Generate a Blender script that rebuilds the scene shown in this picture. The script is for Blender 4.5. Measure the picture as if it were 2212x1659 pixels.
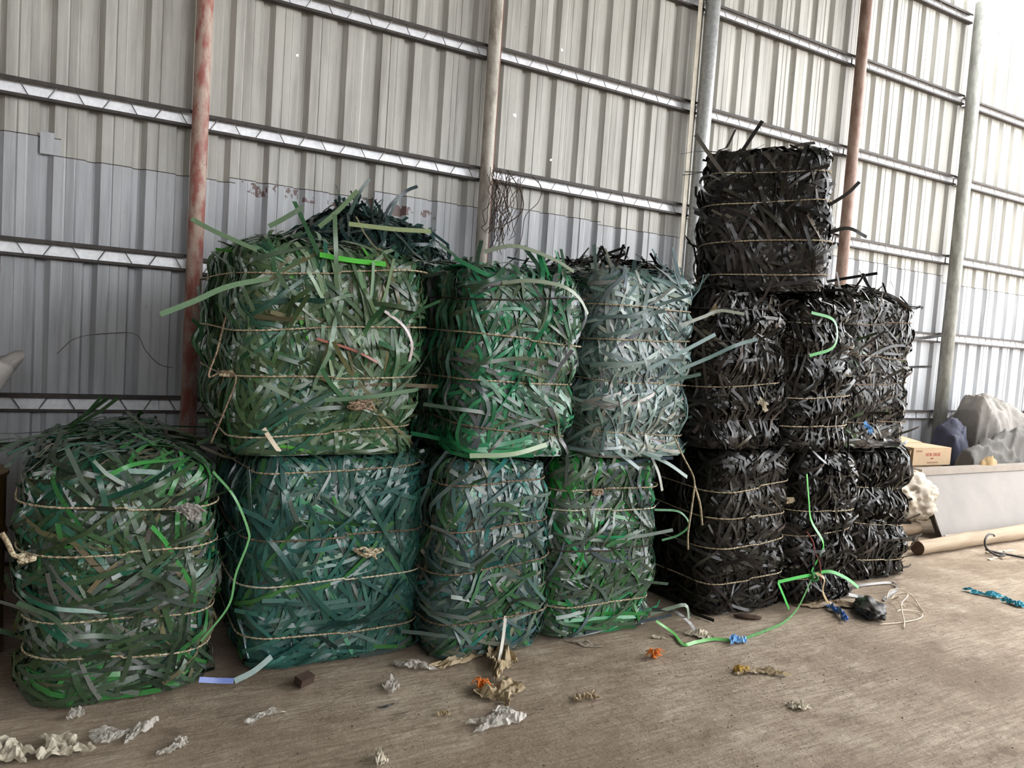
import bpy, math, random
import numpy as np
from mathutils import Vector, Matrix, noise

for o in list(bpy.data.objects):
    bpy.data.objects.remove(o, do_unlink=True)
scene = bpy.context.scene
COL = scene.collection
rng = np.random.RandomState(7)
random.seed(7)
PI = math.pi

# ------------------------------------------------------------------ camera
cam_d = bpy.data.cameras.new('camera')
cam_d.sensor_width = 36.0
cam_d.sensor_fit = 'HORIZONTAL'
cam_d.lens = 1660.0 * 36.0 / 2212.0
cam_d.clip_end = 300
cam = bpy.data.objects.new('camera', cam_d)
COL.objects.link(cam)
yaw, pitch, roll = math.radians(30.104), math.radians(3.5955), math.radians(3.8657)
Fw = Vector((math.sin(yaw) * math.cos(pitch), math.cos(yaw) * math.cos(pitch), -math.sin(pitch)))
R0 = Vector((math.cos(yaw), -math.sin(yaw), 0))
U0 = R0.cross(Fw)
Rt = R0 * math.cos(roll) + U0 * math.sin(roll)
Up = -R0 * math.sin(roll) + U0 * math.cos(roll)
M = Matrix.Identity(4)
for i in range(3):
    M[i][0], M[i][1], M[i][2] = Rt[i], Up[i], -Fw[i]
M[2][3] = 1.55
cam.matrix_world = M
scene.camera = cam

# ------------------------------------------------------------------ world, light, exposure
scene.view_settings.view_transform = 'Standard'
scene.view_settings.look = 'None'
scene.view_settings.gamma = 1.0
scene.view_settings.use_curve_mapping = False
scene.view_settings.exposure = 0.78
world = bpy.data.worlds.new('overcast_sky')
scene.world = world
world.use_nodes = True
bg = world.node_tree.nodes['Background']
bg.inputs['Color'].default_value = (0.96, 0.98, 1.0, 1)
bg.inputs['Strength'].default_value = 4.4
sun_d = bpy.data.lights.new('hazy_sun', 'SUN')
sun_d.energy = 1.3
sun_d.angle = math.radians(35)
sun_d.color = (1.0, 0.95, 0.88)
sun = bpy.data.objects.new('hazy_sun', sun_d)
COL.objects.link(sun)
sun.rotation_euler = Vector((-0.55, 0.12, -0.83)).to_track_quat('-Z', 'Y').to_euler()
try:
    scene.cycles.use_denoising = True
    scene.cycles.max_bounces = 8
    scene.cycles.diffuse_bounces = 5
except Exception:
    pass

# ------------------------------------------------------------------ helpers
def lin(c):
    out = []
    for v in c[:3]:
        v = v / 255.0
        out.append(v / 12.92 if v <= 0.04045 else ((v + 0.055) / 1.055) ** 2.4)
    return tuple(out)

def rgba(c):
    return lin(c) + (1.0,)

class NT:
    """small node-tree helper"""
    def __init__(self, name):
        self.m = bpy.data.materials.new(name)
        self.m.use_nodes = True
        self.t = self.m.node_tree
        self.b = self.t.nodes['Principled BSDF']
        self.out = self.t.nodes['Material Output']
    def n(self, kind, **kw):
        nd = self.t.nodes.new(kind)
        for k, v in kw.items():
            setattr(nd, k, v)
        return nd
    def l(self, a, b):
        self.t.links.new(a, b)
    def coord(self, scale=(1, 1, 1), rot=(0, 0, 0), world=True):
        if world:
            src = self.n('ShaderNodeNewGeometry').outputs['Position']
        else:
            src = self.n('ShaderNodeTexCoord').outputs['Object']
        mp = self.n('ShaderNodeMapping')
        mp.inputs['Scale'].default_value = scale
        mp.inputs['Rotation'].default_value = rot
        self.l(src, mp.inputs['Vector'])
        return mp.outputs['Vector']
    def noise(self, vec, scale, detail=4, rough=0.55):
        nd = self.n('ShaderNodeTexNoise')
        nd.inputs['Scale'].default_value = scale
        nd.inputs['Detail'].default_value = detail
        nd.inputs['Roughness'].default_value = rough
        self.l(vec, nd.inputs['Vector'])
        return nd.outputs['Fac']
    def ramp(self, fac, stops):
        nd = self.n('ShaderNodeValToRGB')
        el = nd.color_ramp.elements
        while len(el) < len(stops):
            el.new(0.5)
        for e, (p, c) in zip(el, stops):
            e.position = p
            e.color = c if len(c) == 4 else rgba(c)
        self.l(fac, nd.inputs['Fac'])
        return nd.outputs['Color']
    def mix(self, fac, a, b, mode='MIX'):
        nd = self.n('ShaderNodeMix', data_type='RGBA', blend_type=mode)
        for sock, v in ((nd.inputs['Factor'], fac), (nd.inputs['A'], a), (nd.inputs['B'], b)):
            if hasattr(v, 'links') or hasattr(v, 'is_linked'):
                self.l(v, sock)
            elif isinstance(v, (int, float)):
                sock.default_value = v
            else:
                sock.default_value = v if len(v) == 4 else rgba(v)
        return nd.outputs['Result']
    def bump(self, height, strength=0.3, dist=0.01):
        nd = self.n('ShaderNodeBump')
        nd.inputs['Strength'].default_value = strength
        nd.inputs['Distance'].default_value = dist
        self.l(height, nd.inputs['Height'])
        self.l(nd.outputs['Normal'], self.b.inputs['Normal'])
    def set(self, color=None, rough=None, metal=None, spec=None):
        if color is not None:
            if hasattr(color, 'is_linked'):
                self.l(color, self.b.inputs['Base Color'])
            else:
                self.b.inputs['Base Color'].default_value = rgba(color)
        if rough is not None:
            self.b.inputs['Roughness'].default_value = rough
        if metal is not None:
            self.b.inputs['Metallic'].default_value = metal
        if spec is not None:
            self.b.inputs['Specular IOR Level'].default_value = spec
        return self.m

W4 = (1, 1, 1, 1)
B4 = (0, 0, 0, 1)

def mat_simple(name, c, c2=None, scale=8, rough=0.6, metal=0.0, bump=0.0, stretch=(1, 1, 1)):
    t = NT(name)
    if c2 is None:
        c2 = tuple(v * 0.75 for v in c)
    v = t.coord(stretch, world=False)
    f = t.noise(v, scale, 5, 0.6)
    t.set(t.ramp(f, [(0.3, c2), (0.7, c)]), rough, metal)
    if bump:
        t.bump(f, bump, 0.01)
    return t.m

def link(o, parent=None):
    COL.objects.link(o)
    if parent is not None:
        o.parent = parent
    return o

def mk_mesh(name, V, F, mats, parent=None, col=None, smooth=False, midx=None):
    """V (n,3) array, F (m,4) or (m,3) int array or list of tuples"""
    V = np.asarray(V, dtype=np.float32).reshape(-1, 3)
    me = bpy.data.meshes.new(name)
    if isinstance(F, np.ndarray):
        k = F.shape[1]
        me.vertices.add(len(V))
        me.vertices.foreach_set('co', V.ravel())
        me.loops.add(F.size)
        me.loops.foreach_set('vertex_index', F.astype(np.int32).ravel())
        me.polygons.add(len(F))
        me.polygons.foreach_set('loop_start', np.arange(0, F.size, k, dtype=np.int32))
        me.polygons.foreach_set('loop_total', np.full(len(F), k, dtype=np.int32))
        me.update(calc_edges=True)
    else:
        me.from_pydata([tuple(map(float, v)) for v in V], [], F)
        me.update()
    if not isinstance(mats, (list, tuple)):
        mats = [mats]
    for m_ in mats:
        me.materials.append(m_)
    if midx is not None:
        me.polygons.foreach_set('material_index', np.asarray(midx, dtype=np.int32))
    me.polygons.foreach_set('use_smooth', np.full(len(me.polygons), bool(smooth)))
    if col is not None:
        a = me.color_attributes.new('Col', 'FLOAT_COLOR', 'POINT')
        c4 = np.ones((len(V), 4), dtype=np.float32)
        c4[:, :3] = col
        a.data.foreach_set('color', c4.ravel())
    o = bpy.data.objects.new(name, me)
    return link(o, parent)

class MB:
    """collects shapes into one mesh"""
    def __init__(self):
        self.v, self.f, self.i = [], [], []
    def box(self, c, s, mi=0, rot=None):
        n = len(self.v)
        for dz in (-1, 1):
            for dx, dy in ((-1, -1), (1, -1), (1, 1), (-1, 1)):
                p = Vector((dx * s[0] / 2, dy * s[1] / 2, dz * s[2] / 2))
                if rot is not None:
                    p = rot @ p
                self.v.append(Vector(c) + p)
        for q in ((3, 2, 1, 0), (4, 5, 6, 7), (0, 1, 5, 4), (1, 2, 6, 5), (2, 3, 7, 6), (3, 0, 4, 7)):
            self.f.append(tuple(n + k for k in q))
            self.i.append(mi)
        return self
    def tube(self, pts, r, seg=6, mi=0, caps=True):
        pts = [Vector(p) for p in pts]
        rr = r if isinstance(r, (list, tuple)) else [r] * len(pts)
        n = len(self.v)
        prev = None
        for k, p in enumerate(pts):
            t = (pts[min(k + 1, len(pts) - 1)] - pts[max(k - 1, 0)])
            if t.length < 1e-9:
                t = Vector((0, 0, 1))
            t.normalize()
            if prev is None:
                a = Vector((0, 0, 1)) if abs(t.z) < 0.9 else Vector((1, 0, 0))
                x = t.cross(a).normalized()
            else:
                x = (prev - t * prev.dot(t))
                x = x.normalized() if x.length > 1e-6 else t.orthogonal().normalized()
            prev = x
            y = t.cross(x)
            for j in range(seg):
                a = 2 * PI * j / seg
                self.v.append(p + x * (rr[k] * math.cos(a)) + y * (rr[k] * math.sin(a)))
        for k in range(len(pts) - 1):
            for j in range(seg):
                a, b = n + k * seg + j, n + k * seg + (j + 1) % seg
                self.f.append((a, b, b + seg, a + seg))
                self.i.append(mi)
        if caps:
            self.f.append(tuple(n + j for j in range(seg))[::-1])
            self.f.append(tuple(n + (len(pts) - 1) * seg + j for j in range(seg)))
            self.i += [mi, mi]
        return self
    def build(self, name, mats, parent=None, smooth=False):
        return mk_mesh(name, np.array([tuple(v) for v in self.v]), self.f, mats, parent, None, smooth, self.i)

def tag(o, label=None, cat=None, group=None, kind=None):
    if label: o['label'] = label
    if cat: o['category'] = cat
    if group: o['group'] = group
    if kind: o['kind'] = kind
    return o

def empty(name, loc):
    o = bpy.data.objects.new(name, None)
    o.empty_display_size = 0.1
    o.location = loc
    return link(o)

def smooth_path(P, n):
    """Catmull-Rom through the points P, n samples"""
    P = np.asarray(P, float)
    Q = np.vstack([2 * P[0] - P[1], P, 2 * P[-1] - P[-2]])
    out = []
    for u in np.linspace(0, len(P) - 1 - 1e-6, n):
        k = int(u); t = u - k
        a, b, c, d = Q[k], Q[k + 1], Q[k + 2], Q[k + 3]
        out.append(0.5 * ((2 * b) + (c - a) * t + (2 * a - 5 * b + 4 * c - d) * t * t + (3 * b - a - 3 * c + d) * t ** 3))
    return np.array(out)

# ------------------------------------------------------------------ materials
def m_sheet(name, base, dark, rust_amount, holes=()):
    t = NT(name)
    v = t.coord((1, 1, 0.06))
    f1 = t.noise(v, 14, 6, 0.65)                    # vertical streaks
    v2 = t.coord((1, 1, 0.7))
    f2 = t.noise(v2, 2.2, 5, 0.6)                   # broad grime
    f3 = t.noise(t.coord((1, 1, 0.5)), 18, 6, 0.7)  # spots
    c = t.ramp(f1, [(0.3, dark), (0.55, base)])
    c = t.mix(t.ramp(f2, [(0.42, B4), (0.75, (0.55, 0.55, 0.55, 1))]), c, dark)
    spots = t.ramp(f3, [(0.66, B4), (0.74, (rust_amount,) * 3 + (1,))])
    c = t.mix(spots, c, (96, 74, 58))
    sep = t.n('ShaderNodeSeparateXYZ')
    t.l(t.n('ShaderNodeNewGeometry').outputs['Position'], sep.inputs[0])
    def mth(op, a_, b_):
        nd = t.n('ShaderNodeMath', operation=op)
        for k_, v_ in enumerate((a_, b_)):
            if hasattr(v_, 'is_linked'):
                t.l(v_, nd.inputs[k_])
            else:
                nd.inputs[k_].default_value = v_
        return nd.outputs[0]
    near = mth('LESS_THAN', mth('ABSOLUTE', mth('SUBTRACT', sep.outputs['Z'], 2.405), 0.0), mth('MULTIPLY', mth('POWER', f2, 2.0), 0.17))
    inx = mth('MULTIPLY', mth('GREATER_THAN', sep.outputs['X'], 0.95), mth('LESS_THAN', sep.outputs['X'], 2.35))
    ragged = mth('GREATER_THAN', t.noise(t.coord((1, 1, 0.6)), 13, 6, 0.7), 0.535)
    c = t.mix(mth('MULTIPLY', mth('MULTIPLY', near, inx), mth('MULTIPLY', ragged, 0.85)), c, (92, 56, 44))
    t.set(c, 0.42, 0.0, 0.45)
    t.bump(f2, 0.12, 0.02)
    if holes:
        pos = t.n('ShaderNodeNewGeometry').outputs['Position']
        nz = t.n('ShaderNodeTexNoise')
        nz.inputs['Scale'].default_value = 60
        t.l(pos, nz.inputs['Vector'])
        add = t.n('ShaderNodeVectorMath', operation='MULTIPLY_ADD')
        t.l(nz.outputs['Color'], add.inputs[0])
        add.inputs[1].default_value = (0.02, 0, 0.02)
        t.l(pos, add.inputs[2])
        cur = None
        for (hx, hz, hr) in holes:
            sub = t.n('ShaderNodeVectorMath', operation='DISTANCE')
            t.l(add.outputs[0], sub.inputs[0])
            sub.inputs[1].default_value = (hx + 0.01, 5.345, hz + 0.01)
            lt = t.n('ShaderNodeMath', operation='LESS_THAN')
            t.l(sub.outputs['Value'], lt.inputs[0])
            lt.inputs[1].default_value = hr
            if cur is None:
                cur = lt.outputs[0]
            else:
                mx = t.n('ShaderNodeMath', operation='MAXIMUM')
                t.l(cur, mx.inputs[0]); t.l(lt.outputs[0], mx.inputs[1])
                cur = mx.outputs[0]
        tr = t.n('ShaderNodeBsdfTransparent')
        ms = t.n('ShaderNodeMixShader')
        t.l(cur, ms.inputs[0]); t.l(t.b.outputs[0], ms.inputs[1]); t.l(tr.outputs[0], ms.inputs[2])
        t.l(ms.outputs[0], t.out.inputs['Surface'])
    return t.m

HOLES = [(0.33, 3.17, 0.015), (1.30, 3.55, 0.014), (1.27, 3.32, 0.008), (3.35, 3.85, 0.011), (2.96, 3.26, 0.013),
         (5.97, 4.55, 0.018), (5.99, 4.40, 0.016), (5.28, 3.62, 0.008), (2.35, 3.05, 0.008), (3.32, 2.98, 0.007),
         (3.92, 3.18, 0.007), (3.98, 3.90, 0.007), (7.32, 2.9, 0.012), (7.6, 3.1, 0.01)]
M_UPPER = m_sheet('cream_sheet', (187, 185, 177), (150, 147, 139), 0.55, HOLES)
M_LOWER = m_sheet('bluegrey_sheet', (182, 184, 187), (148, 149, 152), 0.4)

def m_galv(name, a, b, rough=0.38, metal=0.85):
    t = NT(name)
    f = t.noise(t.coord((1, 1, 1)), 38, 5, 0.7)
    t.set(t.ramp(f, [(0.35, a), (0.65, b)]), rough, metal)
    t.bump(f, 0.06, 0.01)
    return t.m
M_GALV = m_galv('galvanised_web', (222, 222, 225), (242, 242, 244), 0.42, 0.25)
M_GALV_PIPE = m_galv('galvanised_pipe', (172, 174, 174), (206, 208, 208), 0.36, 0.3)
M_LIP = mat_simple('brown_purlin_lip', (70, 62, 56), (46, 40, 38), 20, 0.6)
M_BAR = mat_simple('steel_bar', (150, 150, 150), (110, 108, 104), 30, 0.45, 0.5)

def m_pipe(name, paint, worn, amount):
    t = NT(name)
    f = t.noise(t.coord((1, 1, 0.35)), 16, 6, 0.65)
    g = t.noise(t.coord((1, 1, 1)), 70, 3, 0.6)
    c = t.ramp(f, [(amount - 0.09, paint), (amount + 0.07, worn)])
    c = t.mix(t.ramp(g, [(0.62, B4), (0.7, (0.5, 0.5, 0.5, 1))]), c, (70, 52, 44))
    t.set(c, 0.55, 0.0)
    t.bump(f, 0.1, 0.01)
    return t.m
M_PIPE_RED = m_pipe('red_oxide_pipe', (160, 98, 88), (186, 164, 150), 0.50)
M_PIPE_GREY = m_pipe('worn_grey_pipe', (150, 140, 128), (188, 182, 170), 0.48)
M_PIPE_BROWN = m_pipe('worn_brown_pipe', (128, 98, 84), (156, 132, 118), 0.5)
M_PIPE_DULL = m_pipe('dull_grey_pipe', (128, 128, 120), (156, 156, 148), 0.5)

def m_floor():
    t = NT('dusty_concrete')
    f1 = t.noise(t.coord(), 1.1, 8, 0.62)
    f2 = t.noise(t.coord((1, 9, 1), (0, 0, 0.55)), 5.5, 6, 0.68)       # brush streaks
    f3 = t.noise(t.coord(), 26, 6, 0.7)
    f4 = t.noise(t.coord((1, 1, 1)), 90, 3, 0.6)
    c = t.ramp(f1, [(0.30, (142, 126, 108)), (0.48, (164, 147, 128)), (0.70, (180, 165, 146))])
    f5 = t.noise(t.coord((1, 1.5, 1), (0, 0, 0.4)), 3.4, 7, 0.7)
    f6 = t.noise(t.coord(), 0.7, 5, 0.6)
    c = t.mix(t.ramp(f5, [(0.50, B4), (0.66, (0.7, 0.7, 0.7, 1))]), c, (196, 182, 162))
    c = t.mix(t.ramp(f5, [(0.32, (0.75, 0.75, 0.75, 1)), (0.46, B4)]), c, (112, 95, 78))
    c = t.mix(t.ramp(f6, [(0.36, (0.6, 0.6, 0.6, 1)), (0.50, B4)]), c, (126, 108, 89))
    c = t.mix(t.ramp(f2, [(0.40, (0.55, 0.55, 0.55, 1)), (0.56, B4)]), c, (124, 108, 91))
    c = t.mix(t.ramp(f3, [(0.58, B4), (0.70, (0.6, 0.6, 0.6, 1))]), c, (188, 174, 155))
    c = t.mix(t.ramp(f4, [(0.68, B4), (0.76, (0.6, 0.6, 0.6, 1))]), c, (80, 66, 54))
    t.set(c, 0.85, 0.0, 0.25)
    mx = t.n('ShaderNodeMath', operation='MULTIPLY_ADD')
    t.l(f2, mx.inputs[0]); mx.inputs[1].default_value = 0.8
    t.l(f3, mx.inputs[2])
    mx2 = t.n('ShaderNodeMath', operation='MULTIPLY_ADD')
    t.l(f5, mx2.inputs[0]); mx2.inputs[1].default_value = 1.6
    t.l(mx.outputs[0], mx2.inputs[2])
    t.bump(mx2.outputs[0], 0.8, 0.016)
    return t.m
M_FLOOR = m_floor()
M_ROOF = mat_simple('roof_sheet', (112, 112, 110), (92, 92, 90), 1.5, 0.6)
M_BLOCK = mat_simple('plain_side_wall', (96, 92, 86), (74, 70, 66), 1.5, 0.8)

def m_strap(name='plastic_strap', spec=0.5):
    t = NT(name)
    at = t.n('ShaderNodeAttribute')
    at.attribute_name = 'Col'
    f = t.noise(t.coord(), 9, 5, 0.65)
    c = t.mix(t.ramp(f, [(0.5, B4), (0.85, (0.16, 0.16, 0.16, 1))]), at.outputs['Color'], (118, 112, 102))
    t.set(c, 0.3, 0.0, spec)
    g = t.noise(t.coord(), 55, 3, 0.6)
    rr = t.n('ShaderNodeMapRange')
    t.l(g, rr.inputs['Value'])
    rr.inputs['From Min'].default_value = 0.3; rr.inputs['From Max'].default_value = 0.7
    rr.inputs['To Min'].default_value = 0.17; rr.inputs['To Max'].default_value = 0.30
    t.l(rr.outputs[0], t.b.inputs['Roughness'])
    t.bump(g, 0.08, 0.004)
    return t.m
M_STRAP = m_strap()
M_STRAP_K = m_strap('black_plastic_strap', 0.26)
M_CORE_G = mat_simple('packed_core_green', (38, 46, 38), (24, 30, 25), 14, 0.8)
M_CORE_K = mat_simple('packed_core_black', (26, 25, 24), (16, 15, 15), 14, 0.8)

def m_rope(name, a, b):
    t = NT(name)
    f = t.noise(t.coord(), 120, 2, 0.5)
    f2 = t.noise(t.coord(), 5, 2, 0.5)
    c = t.ramp(f, [(0.42, b), (0.55, a)])
    c = t.mix(t.ramp(f2, [(0.45, B4), (0.75, (0.7, 0.7, 0.7, 1))]), c, b)
    t.set(c, 0.8)
    return t.m
M_ROPE = m_rope('straw_rope', (206, 194, 166), (128, 108, 80))
M_ROPE_BR = m_rope('brown_rope', (156, 134, 108), (84, 68, 54))
M_ROPE_WH = m_rope('white_rope', (214, 206, 186), (180, 168, 144))
M_ROPE_DK = m_rope('dark_wire', (70, 58, 48), (42, 34, 30))

# ------------------------------------------------------------------ setting: floor, roof, walls
YW = 5.336
mk_mesh('floor', [(-8, -12, 0), (45, -12, 0), (45, 14, 0), (-8, 14, 0)], [(0, 1, 2, 3)], M_FLOOR)['kind'] = 'structure'
MB().box((1.15, -1.8, 6.12), (14.1, 14.6, 0.1)).build('ceiling', M_ROOF)['kind'] = 'structure'
MB().box((-5.9, -1.8, 3.03), (0.1, 14.6, 6.06)).build('wall_left', M_BLOCK)['kind'] = 'structure'
MB().box((4.05, -9.1, 1.6), (19.9, 0.1, 3.2)).box((-4.2, -9.1, 4.63), (3.4, 0.1, 2.86)).build('wall_front_light_blocker', M_BLOCK)['kind'] = 'structure'  # unseen wall shaped to limit the light; upper-left box added for rib contrast

wall = empty('wall_back', (0, YW, 0))
tag(wall, 'corrugated metal shed wall of cream upper and blue-grey lower sheets on purlins', None, None, 'structure')
PITCH = 0.245
X_RIB = -0.36
PROFILE = [(0.010, 0.0), (0.062, 0.0), (0.066, 0.002), (0.072, 0.002), (0.076, 0.0), (0.116, 0.0), (0.120, 0.002),
           (0.126, 0.002), (0.130, 0.0), (0.172, 0.0), (0.184, 0.036), (0.212, 0.036), (0.224, 0.036)]
_panel_cache = {}
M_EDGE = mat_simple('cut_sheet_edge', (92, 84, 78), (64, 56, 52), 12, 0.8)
def panel_mesh(name, height, nrib, mat, seed):
    key = (name, round(height, 3), nrib, seed)
    if key in _panel_cache:
        return _panel_cache[key]
    r = np.random.RandomState(seed)
    xs, ys = [], []
    for k in range(nrib):
        for (x, y) in PROFILE:
            xs.append(k * PITCH + x); ys.append(y)
    xs += [nrib * PITCH + 0.010, nrib * PITCH + 0.045]; ys += [0.0, 0.0]
    n = len(xs)
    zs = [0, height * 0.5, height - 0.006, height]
    V, F = [], []
    wav = r.randn(n) * 0.0012
    for z in zs:
        for i in range(n):
            V.append((xs[i], ys[i] + wav[i] + (0.002 * math.sin(z * 2 + i)), z))
    for j in range(len(zs) - 1):
        for i in range(n - 1):
            F.append((j * n + i, j * n + i + 1, (j + 1) * n + i + 1, (j + 1) * n + i))
    me = bpy.data.meshes.new(name)
    me.from_pydata(V, [], F)
    me.materials.append(mat)
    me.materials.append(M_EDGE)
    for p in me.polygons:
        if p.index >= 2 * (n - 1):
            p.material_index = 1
    _panel_cache[key] = me
    return me

starts = [X_RIB + PITCH * k for k in range(-15, 64, 4)]
low_tops = {-7: 2.45, -3: 2.52, 1: 2.42, 5: 2.45, 9: 2.51, 13: 2.555, 17: 2.53, 21: 2.5, 25: 2.62, 29: 2.6, 33: 2.58}
for j, k in enumerate(range(-15, 64, 4)):
    x0 = X_RIB + PITCH * k
    top = 6.06 if x0 < 8.6 else 5.5
    z0 = 2.2
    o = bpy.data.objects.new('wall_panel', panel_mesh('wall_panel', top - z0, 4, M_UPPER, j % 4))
    link(o, wall)
    o.location = (x0, 0.004 * (j % 2), z0)
    zt = low_tops.get(k, 2.5)
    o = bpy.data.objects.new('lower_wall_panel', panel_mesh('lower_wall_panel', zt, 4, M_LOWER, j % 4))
    link(o, wall)
    o.location = (x0, -0.010 + 0.003 * (j % 2), 0.0)

# little corner lap piece seen at the top of one lower sheet
mk_mesh('sheet_lap', [(-0.175, -0.012, 2.42), (-0.105, -0.012, 2.42), (-0.105, -0.012, 2.545), (-0.175, -0.012, 2.545)],
        [(0, 1, 2, 3)], M_LOWER, wall)

POST_X = [-1.34, 0.67, 2.68, 4.78, 6.82, 8.77, 10.8, 12.8]
POST_R = [0.05, 0.049, 0.048, 0.066, 0.056, 0.072, 0.05, 0.05]
POST_M = [M_PIPE_GREY, M_PIPE_RED, M_PIPE_GREY, M_GALV_PIPE, M_PIPE_BROWN, M_PIPE_DULL, M_PIPE_DULL, M_PIPE_DULL]
PURL_Z = [5.46, 4.56, 3.66, 2.762, 1.862, 0.962, 0.062]
bar_me = None
HP = 0.105
for b in range(len(POST_X) - 1):
    xa, xb = POST_X[b] + POST_R[b] * 0.2, POST_X[b + 1] - POST_R[b + 1] * 0.2
    if b == 0:
        xa = -3.0
    if b == len(POST_X) - 2:
        xb = 15
    L = xb - xa
    key = ('purlin', b)
    me = None
    for z in PURL_Z:
        if z > 5.4 and xb > 8.8:
            continue
        if me is None:
            mb = MB()
            mb.box((L / 2, -0.010, 0), (L, 0.003, HP - 0.006), 0)                         # web
            mb.box((L / 2, -0.0335, HP / 2 - 0.0015), (L, 0.050, 0.003), 1)               # top flange
            mb.box((L / 2, -0.0335, -HP / 2 + 0.0015), (L, 0.050, 0.003), 1)              # bottom flange
            mb.box((L / 2, -0.058, HP / 2 - 0.011), (L, 0.003, 0.022), 1)                 # lips
            mb.box((L / 2, -0.058, -HP / 2 + 0.008), (L, 0.003, 0.016), 1)
            po = mb.build('purlin', [M_GALV, M_LIP], wall)
            me = po.data
        else:
            po = bpy.data.objects.new('purlin', me)
            link(po, wall)
        dz = 0.008 * math.sin(b * 2.3 + z)
        po.location = (xa, -0.0, z + dz)
        if bar_me is None:
            tb = MB()
            tb.tube([(-0.022, 0, -0.036), (0.022, 0, 0.036)], 0.0035, 5)
            bo = tb.build('lacing_bar', M_BAR, po)
            bar_me = bo.data
            first_bar = bo
        nb = int(L / 0.14)
        for i in range(nb):
            if first_bar is not None:
                bo, first_bar = first_bar, None
            else:
                bo = bpy.data.objects.new('lacing_bar', bar_me)
                link(bo, po)
            bo.location = (0.08 + i * 0.14, -0.045, 0)
            if i % 2:
                bo.scale = (-1, 1, 1)

POST_LBL = ['grey pipe post outside the left frame edge', 'red oxide painted pipe post behind the green bales',
            'worn grey-beige pipe post with dry vines clinging to it', 'thick bright galvanised pipe post beside the tall black bale',
            'rusty brown pipe post behind the topmost black bale', 'dull grey pipe post beyond the black bales',
            'far grey pipe post', 'farthest grey pipe post']
for i, x in enumerate(POST_X[:7]):
    mb = MB()
    top = 6.05 if x < 8 else 5.62
    mb.tube([(0, 0, 0), (0, 0, top * 0.5), (0, 0, top)], POST_R[i], 20)
    o = mb.build('post', POST_M[i], None, True)
    o.location = (x, 5.27 - POST_R[i] - 0.001, 0)
    tag(o, POST_LBL[i], 'post', None, 'structure')
    for p in o.data.polygons:
        if len(p.vertices) > 4:
            p.use_smooth = False
    if i == 2:   # red-brown strip standing behind the post
        MB().box((0.062, 0.035, 3.4), (0.035, 0.006, 5.2)).build('backing_strip', mat_simple('red_brown_strip', (132, 96, 84), (108, 74, 64), 9, 0.7), o)
    if i == 3:   # pale angle iron running up the wall beside the galvanised post
        mb = MB().box((-0.125, 0.02, 3.02), (0.045, 0.004, 6.04)).box((-0.105, 0.04, 3.02), (0.004, 0.04, 6.04))
        mb.build('angle_strip', mat_simple('pale_angle', (214, 206, 188), (180, 170, 152), 9, 0.5), o)

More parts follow.
